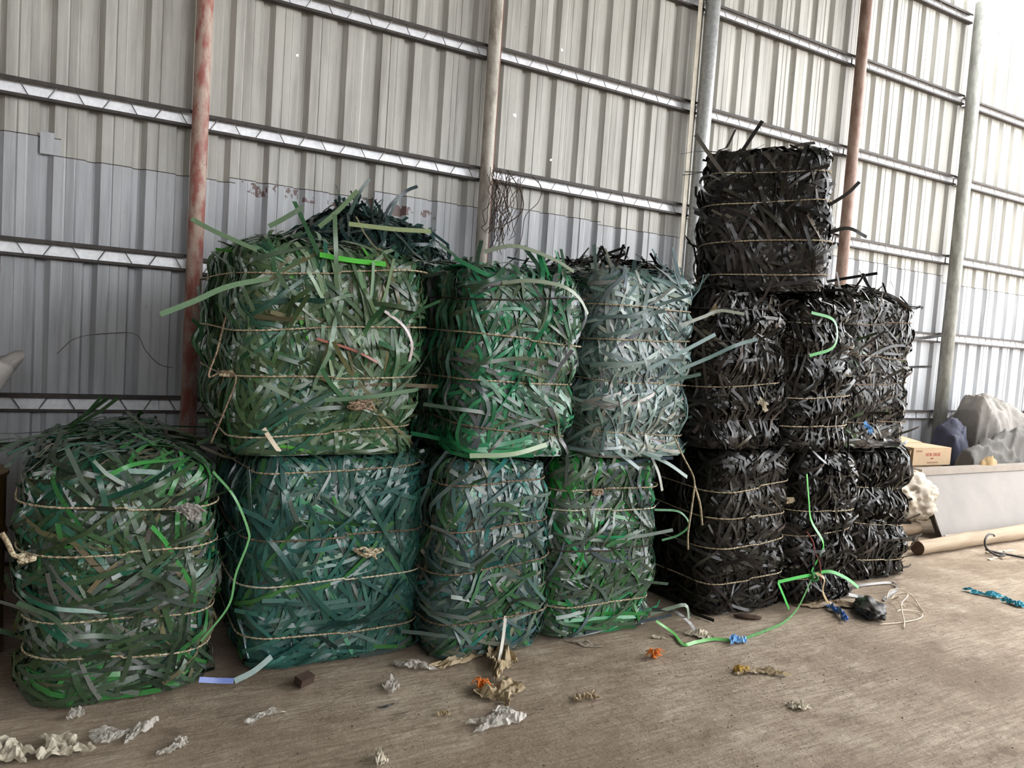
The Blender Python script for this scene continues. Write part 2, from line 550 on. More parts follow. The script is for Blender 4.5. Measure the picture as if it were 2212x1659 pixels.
# ------------------------------------------------------------------ strap bales
class Bale:
    def __init__(self, w, d, h, rc, bands, bulge, mound, seed):
        self.w, self.d, self.h = w, d, h
        self.a, self.b, self.rc = w / 2, d / 2, rc
        self.bands, self.mound = bands, mound
        self.bulge = bulge
        self.r = np.random.RandomState(seed)
        self.ph = self.r.rand(12) * 6.28
        # perimeter polyline, s=0 at the front centre, running to +x
        pts, nrm = [], []
        a, b, rc = self.a, self.b, rc
        def line(p, q, n, k):
            for t in np.linspace(0, 1, k, endpoint=False):
                pts.append((p[0] + (q[0] - p[0]) * t, p[1] + (q[1] - p[1]) * t)); nrm.append(n)
        def arc(c, a0, k=14):
            for t in np.linspace(0, PI / 2, k, endpoint=False):
                an = a0 + t
                pts.append((c[0] + rc * math.cos(an), c[1] + rc * math.sin(an))); nrm.append((math.cos(an), math.sin(an)))
        line((0, -b), (a - rc, -b), (0, -1), 20)
        arc((a - rc, -b + rc), -PI / 2)
        line((a, -b + rc), (a, b - rc), (1, 0), 40)
        arc((a - rc, b - rc), 0)
        line((a - rc, b), (-a + rc, b), (0, 1), 40)
        arc((-a + rc, b - rc), PI / 2)
        line((-a, b - rc), (-a, -b + rc), (-1, 0), 40)
        arc((-a + rc, -b + rc), PI)
        line((-a + rc, -b), (0, -b), (0, -1), 20)
        pts.append((0, -b)); nrm.append((0, -1))
        self.P = np.array(pts); self.N = np.array(nrm, float)
        seg = np.linalg.norm(np.diff(self.P, axis=0), axis=1)
        self.S = np.concatenate([[0], np.cumsum(seg)])
        self.L = self.S[-1]
        self.sa = a - rc                        # half of the straight front
        self.s_side = self.sa + rc * PI / 2     # where the right side starts
    def plan(self, s):
        s = np.mod(s, self.L)
        x = np.interp(s, self.S, self.P[:, 0]); y = np.interp(s, self.S, self.P[:, 1])
        nx = np.interp(s, self.S, self.N[:, 0]); ny = np.interp(s, self.S, self.N[:, 1])
        ln = np.sqrt(nx * nx + ny * ny) + 1e-9
        return x, y, nx / ln, ny / ln
    def wob(self, x, y, z):
        p = self.ph
        return (0.008 * np.sin(5 * x + p[0] + 3 * z) + 0.008 * np.sin(5 * y + p[1] - 4 * z) + 0.005 * np.sin(9 * z + p[2] + 4 * x))
    def topz(self, x, y):
        p = self.ph
        m = self.mound * np.clip(1 - (x / self.a) ** 2, 0, 1) * np.clip(1 - (y / self.b) ** 2, 0, 1)
        return m + 0.014 * np.sin(9 * x + p[3]) * np.sin(8 * y + p[4]) + 0.012 * np.sin(17 * x + 11 * y + p[5])
    def surf(self, s, t, off):
        """surface point and normal for perimeter s, height t, lift off"""
        x, y, nx, ny = self.plan(s)
        k = 0.05
        d = t - self.h
        sq = np.sqrt(d * d + k * k)
        u = 0.5 * (d + sq); z = self.h - 0.5 * (-d + sq)
        du, dz = 0.5 * (1 + d / sq), 0.5 * (1 - d / sq)
        e = -t
        sq2 = np.sqrt(e * e + 0.0016)
        u2 = 0.5 * (e + sq2); zb = 0.5 * (-e + sq2)
        du2 = 0.5 * (1 + e / sq2)
        z = z - t + zb
        u = u + u2
        pin = np.zeros_like(z)
        for bz in self.bands:
            bzz = bz if not isinstance(bz, tuple) else (bz[0] + (bz[1] - bz[0]) * (x / self.w + 0.5))
            pin = np.maximum(pin, np.exp(-((z - bzz) / 0.055) ** 2))
        front = 1.0
        pin = pin * (0.62 + 0.38 * np.sin(3.1 * (x + y) + self.ph[7]) * np.sin(5 * z + self.ph[8]))
        bl = self.bulge * (0.9 - pin) + 0.02 * (1 - (2 * z / self.h - 1) ** 2)
        lat = 0.025 * (1 - np.minimum(1, np.minimum((x / self.a) ** 2, (y / self.b) ** 2)) * 1.0)
        w = bl * (1 - np.clip(du, 0, 1)) + self.wob(x, y, z)
        px = x - nx * u; py = y - ny * u
        topf = np.clip(du, 0, 1)
        nz = du - du2 * (u2 > 0.03)
        hx = nx * np.maximum(dz, 0.0); hy = ny * np.maximum(dz, 0.0)
        nl = np.sqrt(hx * hx + hy * hy + nz * nz) + 1e-6
        hx, hy, nz = hx / nl, hy / nl, nz / nl
        o = np.where(off > -0.02, -0.02 + (off + 0.02) * (1 - 0.8 * np.clip(pin, 0, 1) * (1 - topf)), off)
        px = px + nx * w * (1 - topf) + hx * o
        py = py + ny * w * (1 - topf) + hy * o
        pz = z + topf * self.topz(px, py) + nz * o
        return np.stack([px, py, pz], -1), np.stack([hx, hy, nz], -1)

def ribbons(B, s0, t0, phi, kap, length, width, off, tilt, curl, M=9, loop=None, wig=0.10):
    """N ribbons laid over the bale surface. returns centre (N,M,3), half-width vector (N,M,3), normal"""
    N = len(s0)
    u = np.linspace(-0.5, 0.5, M)[None, :]
    r = B.r
    ang = phi[:, None] + kap[:, None] * u + wig * np.sin(u * 6 + r.rand(N, 1) * 6.28) * r.rand(N, 1)
    stp = (length / (M - 1))[:, None]
    ds = np.cos(ang) * stp; dt = np.sin(ang) * stp
    s = s0[:, None] + np.cumsum(ds, 1) - np.sum(ds, 1, keepdims=True) * 0.5
    t = t0[:, None] + np.cumsum(dt, 1) - np.sum(dt, 1, keepdims=True) * 0.5
    wob = 0.0045 * np.sin(u * 6 + r.rand(N, 1) * 6.28)
    o = off[:, None] + wob
    if loop is not None:
        o = o + loop[:, None] * np.cos(u * PI) ** 1.5
    ex = np.maximum(0, u - 0.12) ** 2 * curl[:, None]
    o = o + ex
    C, Nn = B.surf(s, t, o)
    T = np.gradient(C, axis=1)
    T /= np.linalg.norm(T, axis=2, keepdims=True) + 1e-9
    Bn = np.cross(Nn, T)
    Bn /= np.linalg.norm(Bn, axis=2, keepdims=True) + 1e-9
    N2 = np.cross(T, Bn)
    tl = tilt[:, None] + (r.randn(N, 1) * 0.3) * u * 2
    Wd = Bn * np.cos(tl)[..., None] + N2 * np.sin(tl)[..., None]
    Nf = np.cross(T, Wd)
    return C, Wd * (width * 0.5)[:, None, None], Nf

def sample_group(B, n, face, style, pal, r):
    """positions and orientation for n straps of a face; comes in combed clusters"""
    a, b, h = B.a, B.b, B.h
    ncl = max(1, n // 9)
    sa = a
    if face == 'front':
        c_s = r.uniform(-sa * 1.02, sa * 1.02, ncl); c_t = r.uniform(0.0, h, ncl)
    elif face == 'left':
        c_s = -B.s_side - r.uniform(0, B.d - 2 * B.rc, ncl); c_t = r.uniform(0.0, h, ncl)
    elif face == 'right':
        c_s = B.s_side + r.uniform(0, B.d - 2 * B.rc, ncl); c_t = r.uniform(0.0, h, ncl)
    elif face == 'edge':
        c_s = r.uniform(-B.s_side - B.d * 0.6, B.s_side + 0.3, ncl); c_t = r.uniform(0.015, 0.09, ncl)
    elif face == 'corner':
        c_s = np.where(r.rand(ncl) < 0.5, 1, -1) * (B.sa + r.uniform(0, B.rc * 1.5, ncl)); c_t = r.uniform(0.0, h, ncl)
    else:  # top: come in over the edges
        c_s = r.uniform(0, B.L, ncl); c_t = h + r.uniform(0.0, min(a, b) * 1.0, ncl)
        k = r.rand(ncl) < 0.55
        c_s[k] = r.uniform(-sa, sa, k.sum())
        c_t[k] = h + r.uniform(0, b * 1.7, k.sum())
    if style == 'vert':
        c_phi = PI / 2 + r.randn(ncl) * 0.22
    elif style == 'flat':
        c_phi = r.randn(ncl) * 0.3
    elif style == 'loop':
        c_phi = np.where(r.rand(ncl) < 0.75, PI / 2 + r.randn(ncl) * 0.4, r.uniform(0, PI, ncl))
    else:
        c_phi = np.where(r.rand(ncl) < 0.45, r.choice([0.6, 2.5, 1.2, 1.9], ncl) + r.randn(ncl) * 0.25, r.uniform(0, PI, ncl))
    c_kap = r.randn(ncl) * {'vert': 0.15, 'loop': 1.0}.get(style, 0.35)
    c_col = r.choice(len(pal), ncl, p=[p_[1] for p_ in pal])
    ci = r.randint(0, ncl, n)
    perp = r.randn(n) * 0.05
    along = r.randn(n) * 0.07
    phi = c_phi[ci] + r.randn(n) * 0.26
    solo = r.rand(n) < 0.35
    phi[solo] = r.uniform(0, PI, solo.sum()) if style not in ('vert', 'flat') else (PI / 2 if style == 'vert' else 0) + r.randn(solo.sum()) * 0.35
    s = c_s[ci] + along * np.cos(phi) - perp * np.sin(phi)
    t = c_t[ci] + along * np.sin(phi) + perp * np.cos(phi)
    t = t if face in ('top', 'edge') else np.clip(t, 0.01, h + 0.01)
    kap = c_kap[ci] + r.randn(n) * np.where(r.rand(n) < 0.15, 1.2, 0.2)
    cidx = np.where(r.rand(n) < 0.7, c_col[ci], r.choice(len(pal), n, p=[p_[1] for p_ in pal]))
    base = np.array([lin(p_[0]) for p_ in pal]) * 0.74
    base = np.clip(base.mean(1, keepdims=True) + (base - base.mean(1, keepdims=True)) * 1.22, 0.004, 1)
    colr = base[cidx] * (1 + r.randn(n, 1) * 0.16) * (1 + r.randn(n, 3) * 0.05)
    return s, t, phi, kap, np.clip(colr, 0.004, 0.85)

QUADM = {}
def ribbon_mass_mesh(C, Wd, col):
    N, Mm, _ = C.shape
    V = np.stack([C - Wd, C + Wd], 2).reshape(-1, 3)
    idx = np.arange(N * Mm * 2).reshape(N, Mm, 2)
    F = np.stack([idx[:, :-1, 0], idx[:, :-1, 1], idx[:, 1:, 1], idx[:, 1:, 0]], -1).reshape(-1, 4)
    c = np.repeat(col[:, None, :], Mm * 2, 1).reshape(-1, 3)
    return V, F, c

def thick_ribbon(C, Wd, Nf, th=0.0009):
    """one ribbon with thickness: (M,3) arrays; the four sides keep their own vertices so edges stay crisp"""
    Mm = len(C)
    cs = [C - Wd - Nf * th, C + Wd - Nf * th, C + Wd + Nf * th, C - Wd + Nf * th]
    V = np.stack([cs[0], cs[1], cs[1], cs[2], cs[2], cs[3], cs[3], cs[0]], 1).reshape(-1, 3)
    i = np.arange(Mm * 8).reshape(Mm, 8)
    F = [np.stack([i[:-1, 2 * k], i[:-1, 2 * k + 1], i[1:, 2 * k + 1], i[1:, 2 * k]], -1) for k in range(4)]
    return V, np.concatenate(F)

def make_bale(label, x0, x1, yf, depth, z0, z1, bands, pal, n_mass, n_ind, seed, group=None, dark=False, rc=0.10,
              bulge=0.016, mound=0.0, tilt=0.0, yaw=0.0, rope=None, ropes=None, loop_style=False, messy=0.0, wid=(0.014, 0.020)):
    w, h = x1 - x0, z1 - z0
    root = empty('strap_bale', ((x0 + x1) / 2, yf + depth / 2, z0))
    root.rotation_euler = (0, tilt, yaw)
    tag(root, label, 'bale', group)
    loc_b = [tuple(q - z0 for q in bz) if isinstance(bz, tuple) else bz - z0 for bz in bands]
    B = Bale(w, depth, h, rc, loc_b, bulge, mound, seed)
    r = B.r
    # core, slightly inset
    ss = np.linspace(0, B.L, 72, endpoint=False)
    tt = np.concatenate([[-0.2, -0.05, 0.0], np.linspace(0.05, h - 0.05, 13), [h, h + 0.05, h + min(B.a, B.b) * 0.6]])
    S2, T2 = np.meshgrid(ss, tt)
    C, _ = B.surf(S2, T2, np.full_like(S2, -0.03))
    n1, n2 = len(tt), len(ss)
    V = C.reshape(-1, 3)
    V[:, 2] = np.maximum(V[:, 2], 0.004)
    F = []
    for j in range(n1 - 1):
        for i in range(n2):
            F.append((j * n2 + i, j * n2 + (i + 1) % n2, (j + 1) * n2 + (i + 1) % n2, (j + 1) * n2 + i))
    F.append(tuple(range(n2))[::-1])
    F.append(tuple((n1 - 1) * n2 + i for i in range(n2)))
    mk_mesh('core', V, F, M_CORE_K if dark else M_CORE_G, root, None, True)
    st = 'loop' if loop_style else 'rand'
    # the packed mass
    parts = [('front', st, 0.38), ('edge', 'flat', 0.06), ('left', 'vert', 0.20), ('right', 'loop' if loop_style else 'rand', 0.14), ('corner', st, 0.08),
             ('top', 'rand', 0.16)]
    Vs, Fs, Cs = [], [], []
    base = 0
    for face, style, share in parts:
        n = int(n_mass * share)
        s, t, phi, kap, col = sample_group(B, n, face, style, pal, r)
        ln = r.uniform(0.2, 0.6, n)
        wd = r.uniform(wid[0], wid[1], n)
        off = r.uniform(-0.030, 0.010, n)
        til = r.randn(n) * (0.22 if style != 'vert' else 0.9)
        if style == 'loop':
            til = r.randn(n) * 0.55
        lp = np.where(r.rand(n) < (0.45 if style == 'loop' else 0.05), r.uniform(0.01, 0.04, n), 0)
        curl = np.where(r.rand(n) < 0.06, r.uniform(0.1, 0.4, n), 0)
        if messy and face == 'top':
            lp = np.where(r.rand(n) < 0.4, r.uniform(0.02, messy, n), lp)
            til = r.randn(n) * 0.8
        Cc, Wd, Nf = ribbons(B, s, t, phi, kap, ln, wd, off, til, curl, 11, lp)
        Cc[..., 2] = np.maximum(Cc[..., 2], 0.008)
        v, f, c = ribbon_mass_mesh(Cc, Wd, col)
        Vs.append(v); Fs.append(f + base); Cs.append(c); base += len(v)
    V = np.concatenate(Vs)
    V[:, 2] = np.maximum(V[:, 2], 0.003)
    o = mk_mesh('strap_mass', V, np.concatenate(Fs), M_STRAP_K if dark else M_STRAP, root, np.concatenate(Cs), True)
    o['kind'] = 'stuff'
    # single straps that can be told apart
    parts = [('front', st, 0.60), ('edge', 'flat', 0.06), ('left', 'vert' if not loop_style else 'loop', 0.10), ('right', st, 0.06), ('corner', st, 0.06), ('top', 'rand', 0.12)]
    if messy > 0.08:
        parts = [('front', st, 0.2), ('top', 'rand', 0.8)]
    for face, style, share in parts:
        n = int(n_ind * share)
        if n == 0:
            continue
        s, t, phi, kap, col = sample_group(B, n, face, style, pal, r)
        ln = r.uniform(0.22, 0.6, n) * np.where(r.rand(n) < 0.2, 1.3, 1.0)
        wd = r.uniform(wid[0] + 0.002, wid[1] + 0.002, n)
        off = r.uniform(0.008, 0.020, n)
        til = r.randn(n) * (0.16 if style != 'vert' else 0.7)
        lp = np.where(r.rand(n) < (0.4 if style == 'loop' else 0.08), r.uniform(0.01, 0.04, n), 0)
        curl = np.where(r.rand(n) < 0.14, r.uniform(0.3, 1.1, n), 0) * (0.4 if face == 'top' else 1.0)
        if messy and face == 'top':
            lp = np.where(r.rand(n) < 0.6, r.uniform(0.02, messy, n), lp)
            curl = curl + np.where(r.rand(n) < 0.35, r.uniform(0.3, 1.2, n), 0)
            kap = kap + r.randn(n) * 2.0
            til = r.randn(n) * 0.8
        Cc, Wd, Nf = ribbons(B, s, t, phi, kap, ln, wd, off, til, curl, 9, lp)
        lowz = Cc[..., 2].min(1)
        Cc[..., 2] = np.maximum(Cc[..., 2], 0.014)
        for q in range(n):
            v, f = thick_ribbon(Cc[q], Wd[q], Nf[q])
            v[:, 2] = np.maximum(v[:, 2], 0.003)
            mk_mesh('strap', v, f, M_STRAP_K if dark else M_STRAP, root, col[q], True)
    # ropes
    for k, bz in enumerate(loc_b):
        sn = np.linspace(0, B.L, int(B.L / 0.009))
        x, y, nx, ny = B.plan(sn)
        if isinstance(bz, tuple):
            tz = bz[0] + (bz[1] - bz[0]) * np.clip(x / w + 0.5, 0, 1)
        else:
            tz = np.full_like(sn, bz)
        tz = tz + 0.006 * np.sin(sn * 5 + k * 2 + seed)
        Cc, Nn = B.surf(sn, tz, np.full_like(sn, 0.050))
        Cc[-1] = Cc[0]
        tw = sn / 0.046 * 2 * PI
        up = np.array([0, 0, 1.0])[None, :]
        mb_v, mb_f = [], []
        for strand in (0, PI):
            ctr = Cc + Nn * (np.cos(tw + strand) * 0.0021)[:, None] + up * (np.sin(tw + strand) * 0.0021)[:, None]
            m0 = sum(len(q) for q in mb_v)
            ring = []
            for q in range(4):
                an = q * PI / 2 + 0.4
                ring.append(ctr + Nn * (math.cos(an) * 0.0026) + up * (math.sin(an) * 0.0026))
            R = np.stack(ring, 1).reshape(-1, 3)
            i = np.arange(len(R)).reshape(-1, 4) + m0
            ff = [np.stack([i[:-1, q], i[:-1, (q + 1) % 4], i[1:, (q + 1) % 4], i[1:, q]], -1) for q in range(4)]
            mb_v.append(R); mb_f.append(np.concatenate(ff))
        mt = (ropes[k] if ropes else None) or rope or M_ROPE
        mk_mesh('binding_rope', np.concatenate(mb_v), np.concatenate(mb_f), mt, root, None, True)
    return root, B

def fly_strap(root, B, pts, col, width=0.019, n=12, nrm=None):
    """a single strap that leaves the bale, given in world points"""
    Pw = smooth_path(pts, n)
    Mi = (Matrix.Translation(root.location) @ root.rotation_euler.to_matrix().to_4x4()).inverted()
    P = np.array([tuple(Mi @ Vector(q)) for q in Pw])
    T = np.gradient(P, axis=0); T /= np.linalg.norm(T, axis=1, keepdims=True)
    nv = np.array(nrm if nrm is not None else (0.15, -0.9, 0.35), float)
    Wd = np.cross(T, nv[None, :]); Wd /= np.linalg.norm(Wd, axis=1, keepdims=True) + 1e-9
    Nf = np.cross(T, Wd)
    v, f = thick_ribbon(P, Wd * width / 2, Nf)
    return mk_mesh('strap', v, f, M_STRAP, root, np.array(lin(col)), True)

def P_(*rows):
    tot = sum(w for _, w in rows)
    return [(c, w / tot) for c, w in rows]
PAL_L = P_(((60, 80, 56), 5), ((76, 94, 75), 4), ((46, 60, 48), 4), ((86, 97, 90), 3), ((70, 128, 74), 2), ((44, 92, 74), 2), ((110, 104, 84), 1), ((120, 126, 120), 1))
PAL_2LO = P_(((60, 100, 92), 6), ((74, 112, 102), 5), ((50, 82, 76), 4), ((92, 116, 108), 3), ((66, 112, 66), 1.6), ((78, 90, 84), 2), ((90, 140, 110), 1))
PAL_2UP = P_(((74, 96, 66), 5), ((96, 118, 92), 5), ((62, 82, 62), 4), ((120, 140, 116), 3), ((64, 104, 72), 3), ((88, 150, 72), 0.6), ((108, 106, 82), 1), ((54, 92, 76), 1.5))
PAL_3LO = P_(((84, 106, 104), 5), ((104, 118, 112), 4), ((68, 92, 90), 3), ((70, 108, 76), 3), ((70, 128, 122), 1.6), ((118, 120, 108), 2), ((60, 78, 66), 2))
PAL_3UP = P_(((66, 130, 96), 5), ((92, 126, 108), 4), ((78, 98, 84), 4), ((60, 136, 94), 2.2), ((104, 120, 96), 3), ((116, 120, 122), 2), ((58, 84, 66), 2))
PAL_4LO = P_(((64, 102, 66), 4), ((58, 132, 66), 2), ((92, 106, 96), 4), ((74, 92, 74), 4), ((104, 114, 100), 2), ((84, 98, 102), 2), ((64, 140, 98), 0.8))
PAL_4UP = P_(((134, 152, 150), 6), ((154, 168, 164), 5), ((114, 134, 132), 4), ((156, 156, 148), 2), ((94, 120, 114), 2), ((178, 186, 182), 2))
PAL_K = P_(((38, 37, 35), 6), ((48, 46, 43), 4), ((29, 28, 27), 4), ((66, 63, 58), 1.0), ((96, 91, 83), 0.35))
PAL_K3 = P_(((66, 64, 61), 5), ((54, 52, 50), 4), ((84, 81, 75), 3), ((42, 41, 39), 3), ((66, 86, 60), 0.6), ((104, 98, 88), 0.8))
PAL_KT = P_(((60, 58, 56), 5), ((50, 48, 46), 4), ((76, 73, 69), 2.5), ((40, 39, 37), 3), ((92, 89, 82), 0.6), ((128, 122, 108), 0.15))
PAL_BK = P_(((48, 72, 68), 5), ((62, 84, 80), 3), ((40, 56, 52), 4), ((80, 96, 94), 1.5))

G_GREEN = 'green strapping bales'
G_BLACK = 'black strapping bales'
NM, NI = 2600, 300
bL = make_bale('dark green strap bale standing alone at the left, nothing stacked on it', -0.11, 0.55, 3.30, 1.18, 0, 0.95,
               [(0.80, 0.77), (0.62, 0.60), (0.36, 0.325), (0.21, 0.165)], PAL_L, NM, NI, 11, G_GREEN, rc=0.16, mound=0.06, bulge=0.014)
b2l = make_bale('teal-green strap bale under the large olive bale, with one white rope', 0.72, 1.50, 3.36, 0.95, 0, 0.95,
                [(0.88, 0.91), (0.60, 0.60), (0.40, 0.41), (0.16, 0.14)], PAL_2LO, NM, NI, 12, G_GREEN,
                ropes=[None, M_ROPE_BR, M_ROPE_WH, None])
b2u = make_bale('large olive green strap bale with pale sheen, on top of the teal bale', 0.62, 1.42, 3.34, 1.0, 0.955, 1.88,
                [(1.74, 1.82), (1.50, 1.57), (1.30, 1.33), (1.04, 1.09)], PAL_2UP, NM, NI, 13, G_GREEN, mound=0.05)
b3l = make_bale('grey-teal strap bale on the floor, third stack, lit right corner and three brown ropes', 1.54, 2.10, 3.17, 0.95, 0, 0.95,
                [(0.83, 0.86), (0.62, 0.66), (0.42, 0.47), (0.17, 0.20)], PAL_3LO, NM, NI, 14, G_GREEN, rope=M_ROPE_BR)
b3u = make_bale('emerald green strap bale with rust-coloured ropes and a flat square top', 1.60, 2.20, 3.17, 0.98, 0.955, 1.86,
                [(1.71, 1.76), (1.56, 1.52), (1.33, 1.32), (1.12, 1.06)], PAL_3UP, NM, NI, 15, G_GREEN,
                ropes=[M_ROPE_DK, M_ROPE, M_ROPE, M_ROPE_BR])
b4l = make_bale('bright green and grey strap bale under the pale grey-green one, knotted rope near its top', 2.18, 2.84, 3.2, 0.95, 0, 0.94,
                [(0.785, 0.79), (0.68, 0.66), (0.475, 0.45), (0.19, 0.17)], PAL_4LO, NM, NI, 16, G_GREEN,
                ropes=[M_ROPE, M_ROPE_WH, M_ROPE_DK, M_ROPE])
b4u = make_bale('pale grey-green strap bale, silvery and sunlit, beside the black stack', 2.38, 2.98, 3.2, 0.95, 0.945, 1.93,
                [(1.75, 1.75), (1.56, 1.58), (1.35, 1.34), (1.09, 1.06)], PAL_4UP, NM, NI, 17, G_GREEN, bulge=0.036)
NMK, NIK = 2800, 210
k1l = make_bale('black strap bale on the floor nearest the green bales, five ropes around it', 3.22, 3.83, 3.15, 0.98, 0, 0.98,
                [(0.74, 0.80), (0.60, 0.60), (0.41, 0.44), (0.19, 0.23)], PAL_K, NMK, NIK, 21, G_BLACK, True, wid=(0.013, 0.02))
k1u = make_bale('glossy black strap bale directly under the topmost black bale', 3.08, 3.68, 3.15, 0.95, 0.985, 1.88,
                [(1.78, 1.82), (1.60, 1.63), (1.33, 1.38), (1.15, 1.17)], PAL_K, NMK, NIK, 22, G_BLACK, True, loop_style=True,
                ropes=[M_ROPE_DK, M_ROPE_DK, M_ROPE, M_ROPE_DK], wid=(0.012, 0.018), bulge=0.045, rc=0.13)
ktop = make_bale('topmost dark grey-black strap bale, tall, leaning above all the others', 3.40, 4.06, 3.10, 0.66, 1.905, 2.74,
                 [2.60, 2.42, 2.19, 2.00], PAL_KT, NMK, NIK, 23, G_BLACK, True, tilt=math.radians(-4.0), yaw=math.radians(-40), wid=(0.015, 0.022))
k2l = make_bale('black strap bale on the floor behind the knotted bright green strap', 3.90, 4.43, 3.15, 0.95, 0, 0.95,
                [(0.60, 0.59), (0.43, 0.46), (0.16, 0.18)], PAL_K, NMK, NIK, 24, G_BLACK, True, loop_style=True, wid=(0.012, 0.018), bulge=0.045, rc=0.13)
k2u = make_bale('glossy black looped strap bale, middle black stack, green strap at its edge', 3.74, 4.26, 3.15, 0.95, 0.955, 1.88,
                [(1.75, 1.74), (1.54, 1.54), (1.29, 1.33), (1.12, 1.13)], PAL_K, NMK, NIK, 25, G_BLACK, True, loop_style=True,
                ropes=[M_ROPE, M_ROPE_DK, M_ROPE, M_ROPE], wid=(0.012, 0.018), bulge=0.045, rc=0.13)
k3l = make_bale('glossy black strap bale on the floor beside the cardboard box and logs', 4.74, 5.36, 3.36, 0.9, 0, 0.92,
                [(0.66, 0.62), (0.42, 0.36), (0.17, 0.12)], PAL_K, NMK, NIK, 26, G_BLACK, True, loop_style=True, wid=(0.013, 0.02), bulge=0.045, rc=0.13)
k3u = make_bale('dusty brown-black strap bale with green flecks, top of the last black stack', 4.50, 5.24, 3.36, 0.92, 0.93, 1.95,
                [(1.78, 1.84), (1.58, 1.57), (1.37, 1.40), (1.12, 1.12)], PAL_K3, NMK, NIK, 27, G_BLACK, True, rope=M_ROPE_BR, mound=0.09, messy=0.06, wid=(0.014, 0.02))
bb1 = make_bale('dark teal strap bale at the bottom of the rear stack by the wall', 1.14, 2.00, 4.36, 0.74, 0, 1.0, [0.8, 0.5, 0.2],
                PAL_BK, 900, 20, 31, 'rear strap bales')
bb2 = make_bale('dark teal strap bale with messy domed top, rising behind the olive bale', 1.14, 2.02, 4.36, 0.74, 1.005, 2.03, [1.8, 1.5, 1.2],
                PAL_BK, 2200, 220, 32, 'rear strap bales', mound=0.16, messy=0.10)
kb1 = make_bale('black strap bale at the bottom of the rear stack by the wall', 3.06, 3.80, 4.28, 0.78, 0, 1.0, [0.8, 0.5, 0.2],
                PAL_K, 900, 20, 33, 'rear strap bales', True)
kb2 = make_bale('black strap bale peeping over the pale grey-green bale by the wall', 3.06, 3.80, 4.28, 0.78, 1.005, 2.05, [1.8, 1.5, 1.2],
                PAL_K, 1500, 110, 34, 'rear strap bales', True, mound=0.03, messy=0.09)

# straps that stick out of the stacks
fly_strap(*b2u, [(0.72, 3.33, 1.72), (0.55, 3.28, 1.67), (0.42, 3.25, 1.60), (0.30, 3.23, 1.54)], (96, 122, 92), 0.022)
fly_strap(*b2u, [(0.92, 3.33, 1.96), (1.02, 3.4, 2.05), (1.12, 3.45, 2.16)], (92, 112, 82), 0.02)
fly_strap(*b2u, [(1.05, 3.33, 1.99), (1.25, 3.3, 1.99), (1.42, 3.28, 2.0)], (140, 152, 112), 0.022)
fly_strap(*b2u, [(0.92, 3.30, 1.84), (1.05, 3.29, 1.83), (1.22, 3.30, 1.83)], (84, 176, 66), 0.024)
fly_strap(*b2u, [(0.66, 3.3, 1.83), (0.5, 3.28, 1.88), (0.4, 3.27, 1.92)], (84, 104, 78), 0.02)
fly_strap(*b2u, [(0.7, 3.28, 1.93), (0.76, 3.3, 1.97), (0.84, 3.3, 2.03)], (84, 104, 78), 0.02)
fly_strap(*b2u, [(1.22, 3.28, 1.62), (1.31, 3.27, 1.56), (1.36, 3.28, 1.48), (1.36, 3.3, 1.4)], (205, 190, 190), 0.014)
fly_strap(*b2u, [(0.72, 3.3, 1.09), (0.76, 3.29, 1.03), (0.79, 3.29, 0.99)], (170, 150, 120), 0.02)
fly_strap(*b2u, [(0.92, 3.28, 1.48), (1.08, 3.27, 1.44), (1.2, 3.28, 1.39)], (150, 96, 84), 0.012)
fly_strap(*b3u, [(1.72, 3.12, 1.79), (1.85, 3.08, 1.81), (2.02, 3.07, 1.80), (2.13, 3.08, 1.75), (2.2, 3.1, 1.68)], (128, 138, 118), 0.02)
fly_strap(*b3u, [(1.66, 3.2, 1.93), (1.8, 3.16, 1.97), (2.0, 3.14, 1.93), (2.12, 3.13, 1.88)], (126, 136, 116), 0.02)
fly_strap(*b3u, [(1.60, 3.1, 0.99), (1.8, 3.06, 1.00), (2.0, 3.08, 1.04)], (150, 168, 136), 0.022)
fly_strap(*b4u, [(2.86, 3.16, 1.42), (3.0, 3.08, 1.50), (3.12, 3.0, 1.58), (3.22, 2.95, 1.62)], (120, 146, 142), 0.02)
fly_strap(*b4u, [(2.6, 3.15, 1.40), (2.8, 3.08, 1.52), (2.98, 3.02, 1.63)], (104, 134, 130), 0.02)
fly_strap(*b4u, [(2.84, 3.16, 1.66), (2.96, 3.1, 1.72), (3.04, 3.06, 1.76), (3.16, 3.0, 1.75)], (150, 156, 140), 0.018)
fly_strap(*b4u, [(2.46, 3.15, 1.00), (2.53, 3.12, 0.95), (2.6, 3.1, 0.90)], (120, 140, 136), 0.022)
fly_strap(*b4u, [(2.70, 3.15, 0.98), (2.73, 3.1, 0.88), (2.76, 3.09, 0.78)], (128, 132, 120), 0.02)
fly_strap(*b4u, [(2.62, 3.15, 0.99), (2.78, 3.1, 0.93), (2.92, 3.08, 0.85)], (108, 128, 120), 0.021)
fly_strap(*bL, [(0.50, 3.25, 0.06), (0.56, 3.24, 0.05), (0.63, 3.22, 0.045)], (112, 132, 200), 0.022)
fly_strap(*b3l, [(1.86, 3.12, 0.20), (1.83, 3.08, 0.1), (1.78, 3.02, 0.015)], (160, 154, 140), 0.018)
fly_strap(*ktop, [(3.42, 3.40, 2.70), (3.46, 3.36, 2.80), (3.53, 3.34, 2.92)], (40, 38, 36), 0.022)
fly_strap(*ktop, [(3.62, 3.28, 2.72), (3.75, 3.25, 2.80), (3.86, 3.22, 2.83)], (60, 56, 52), 0.02)
fly_strap(*ktop, [(3.34, 3.36, 2.52), (3.15, 3.33, 2.63), (2.98, 3.30, 2.73)], (64, 62, 60), 0.022, 12, (0.3, -0.8, -0.5))
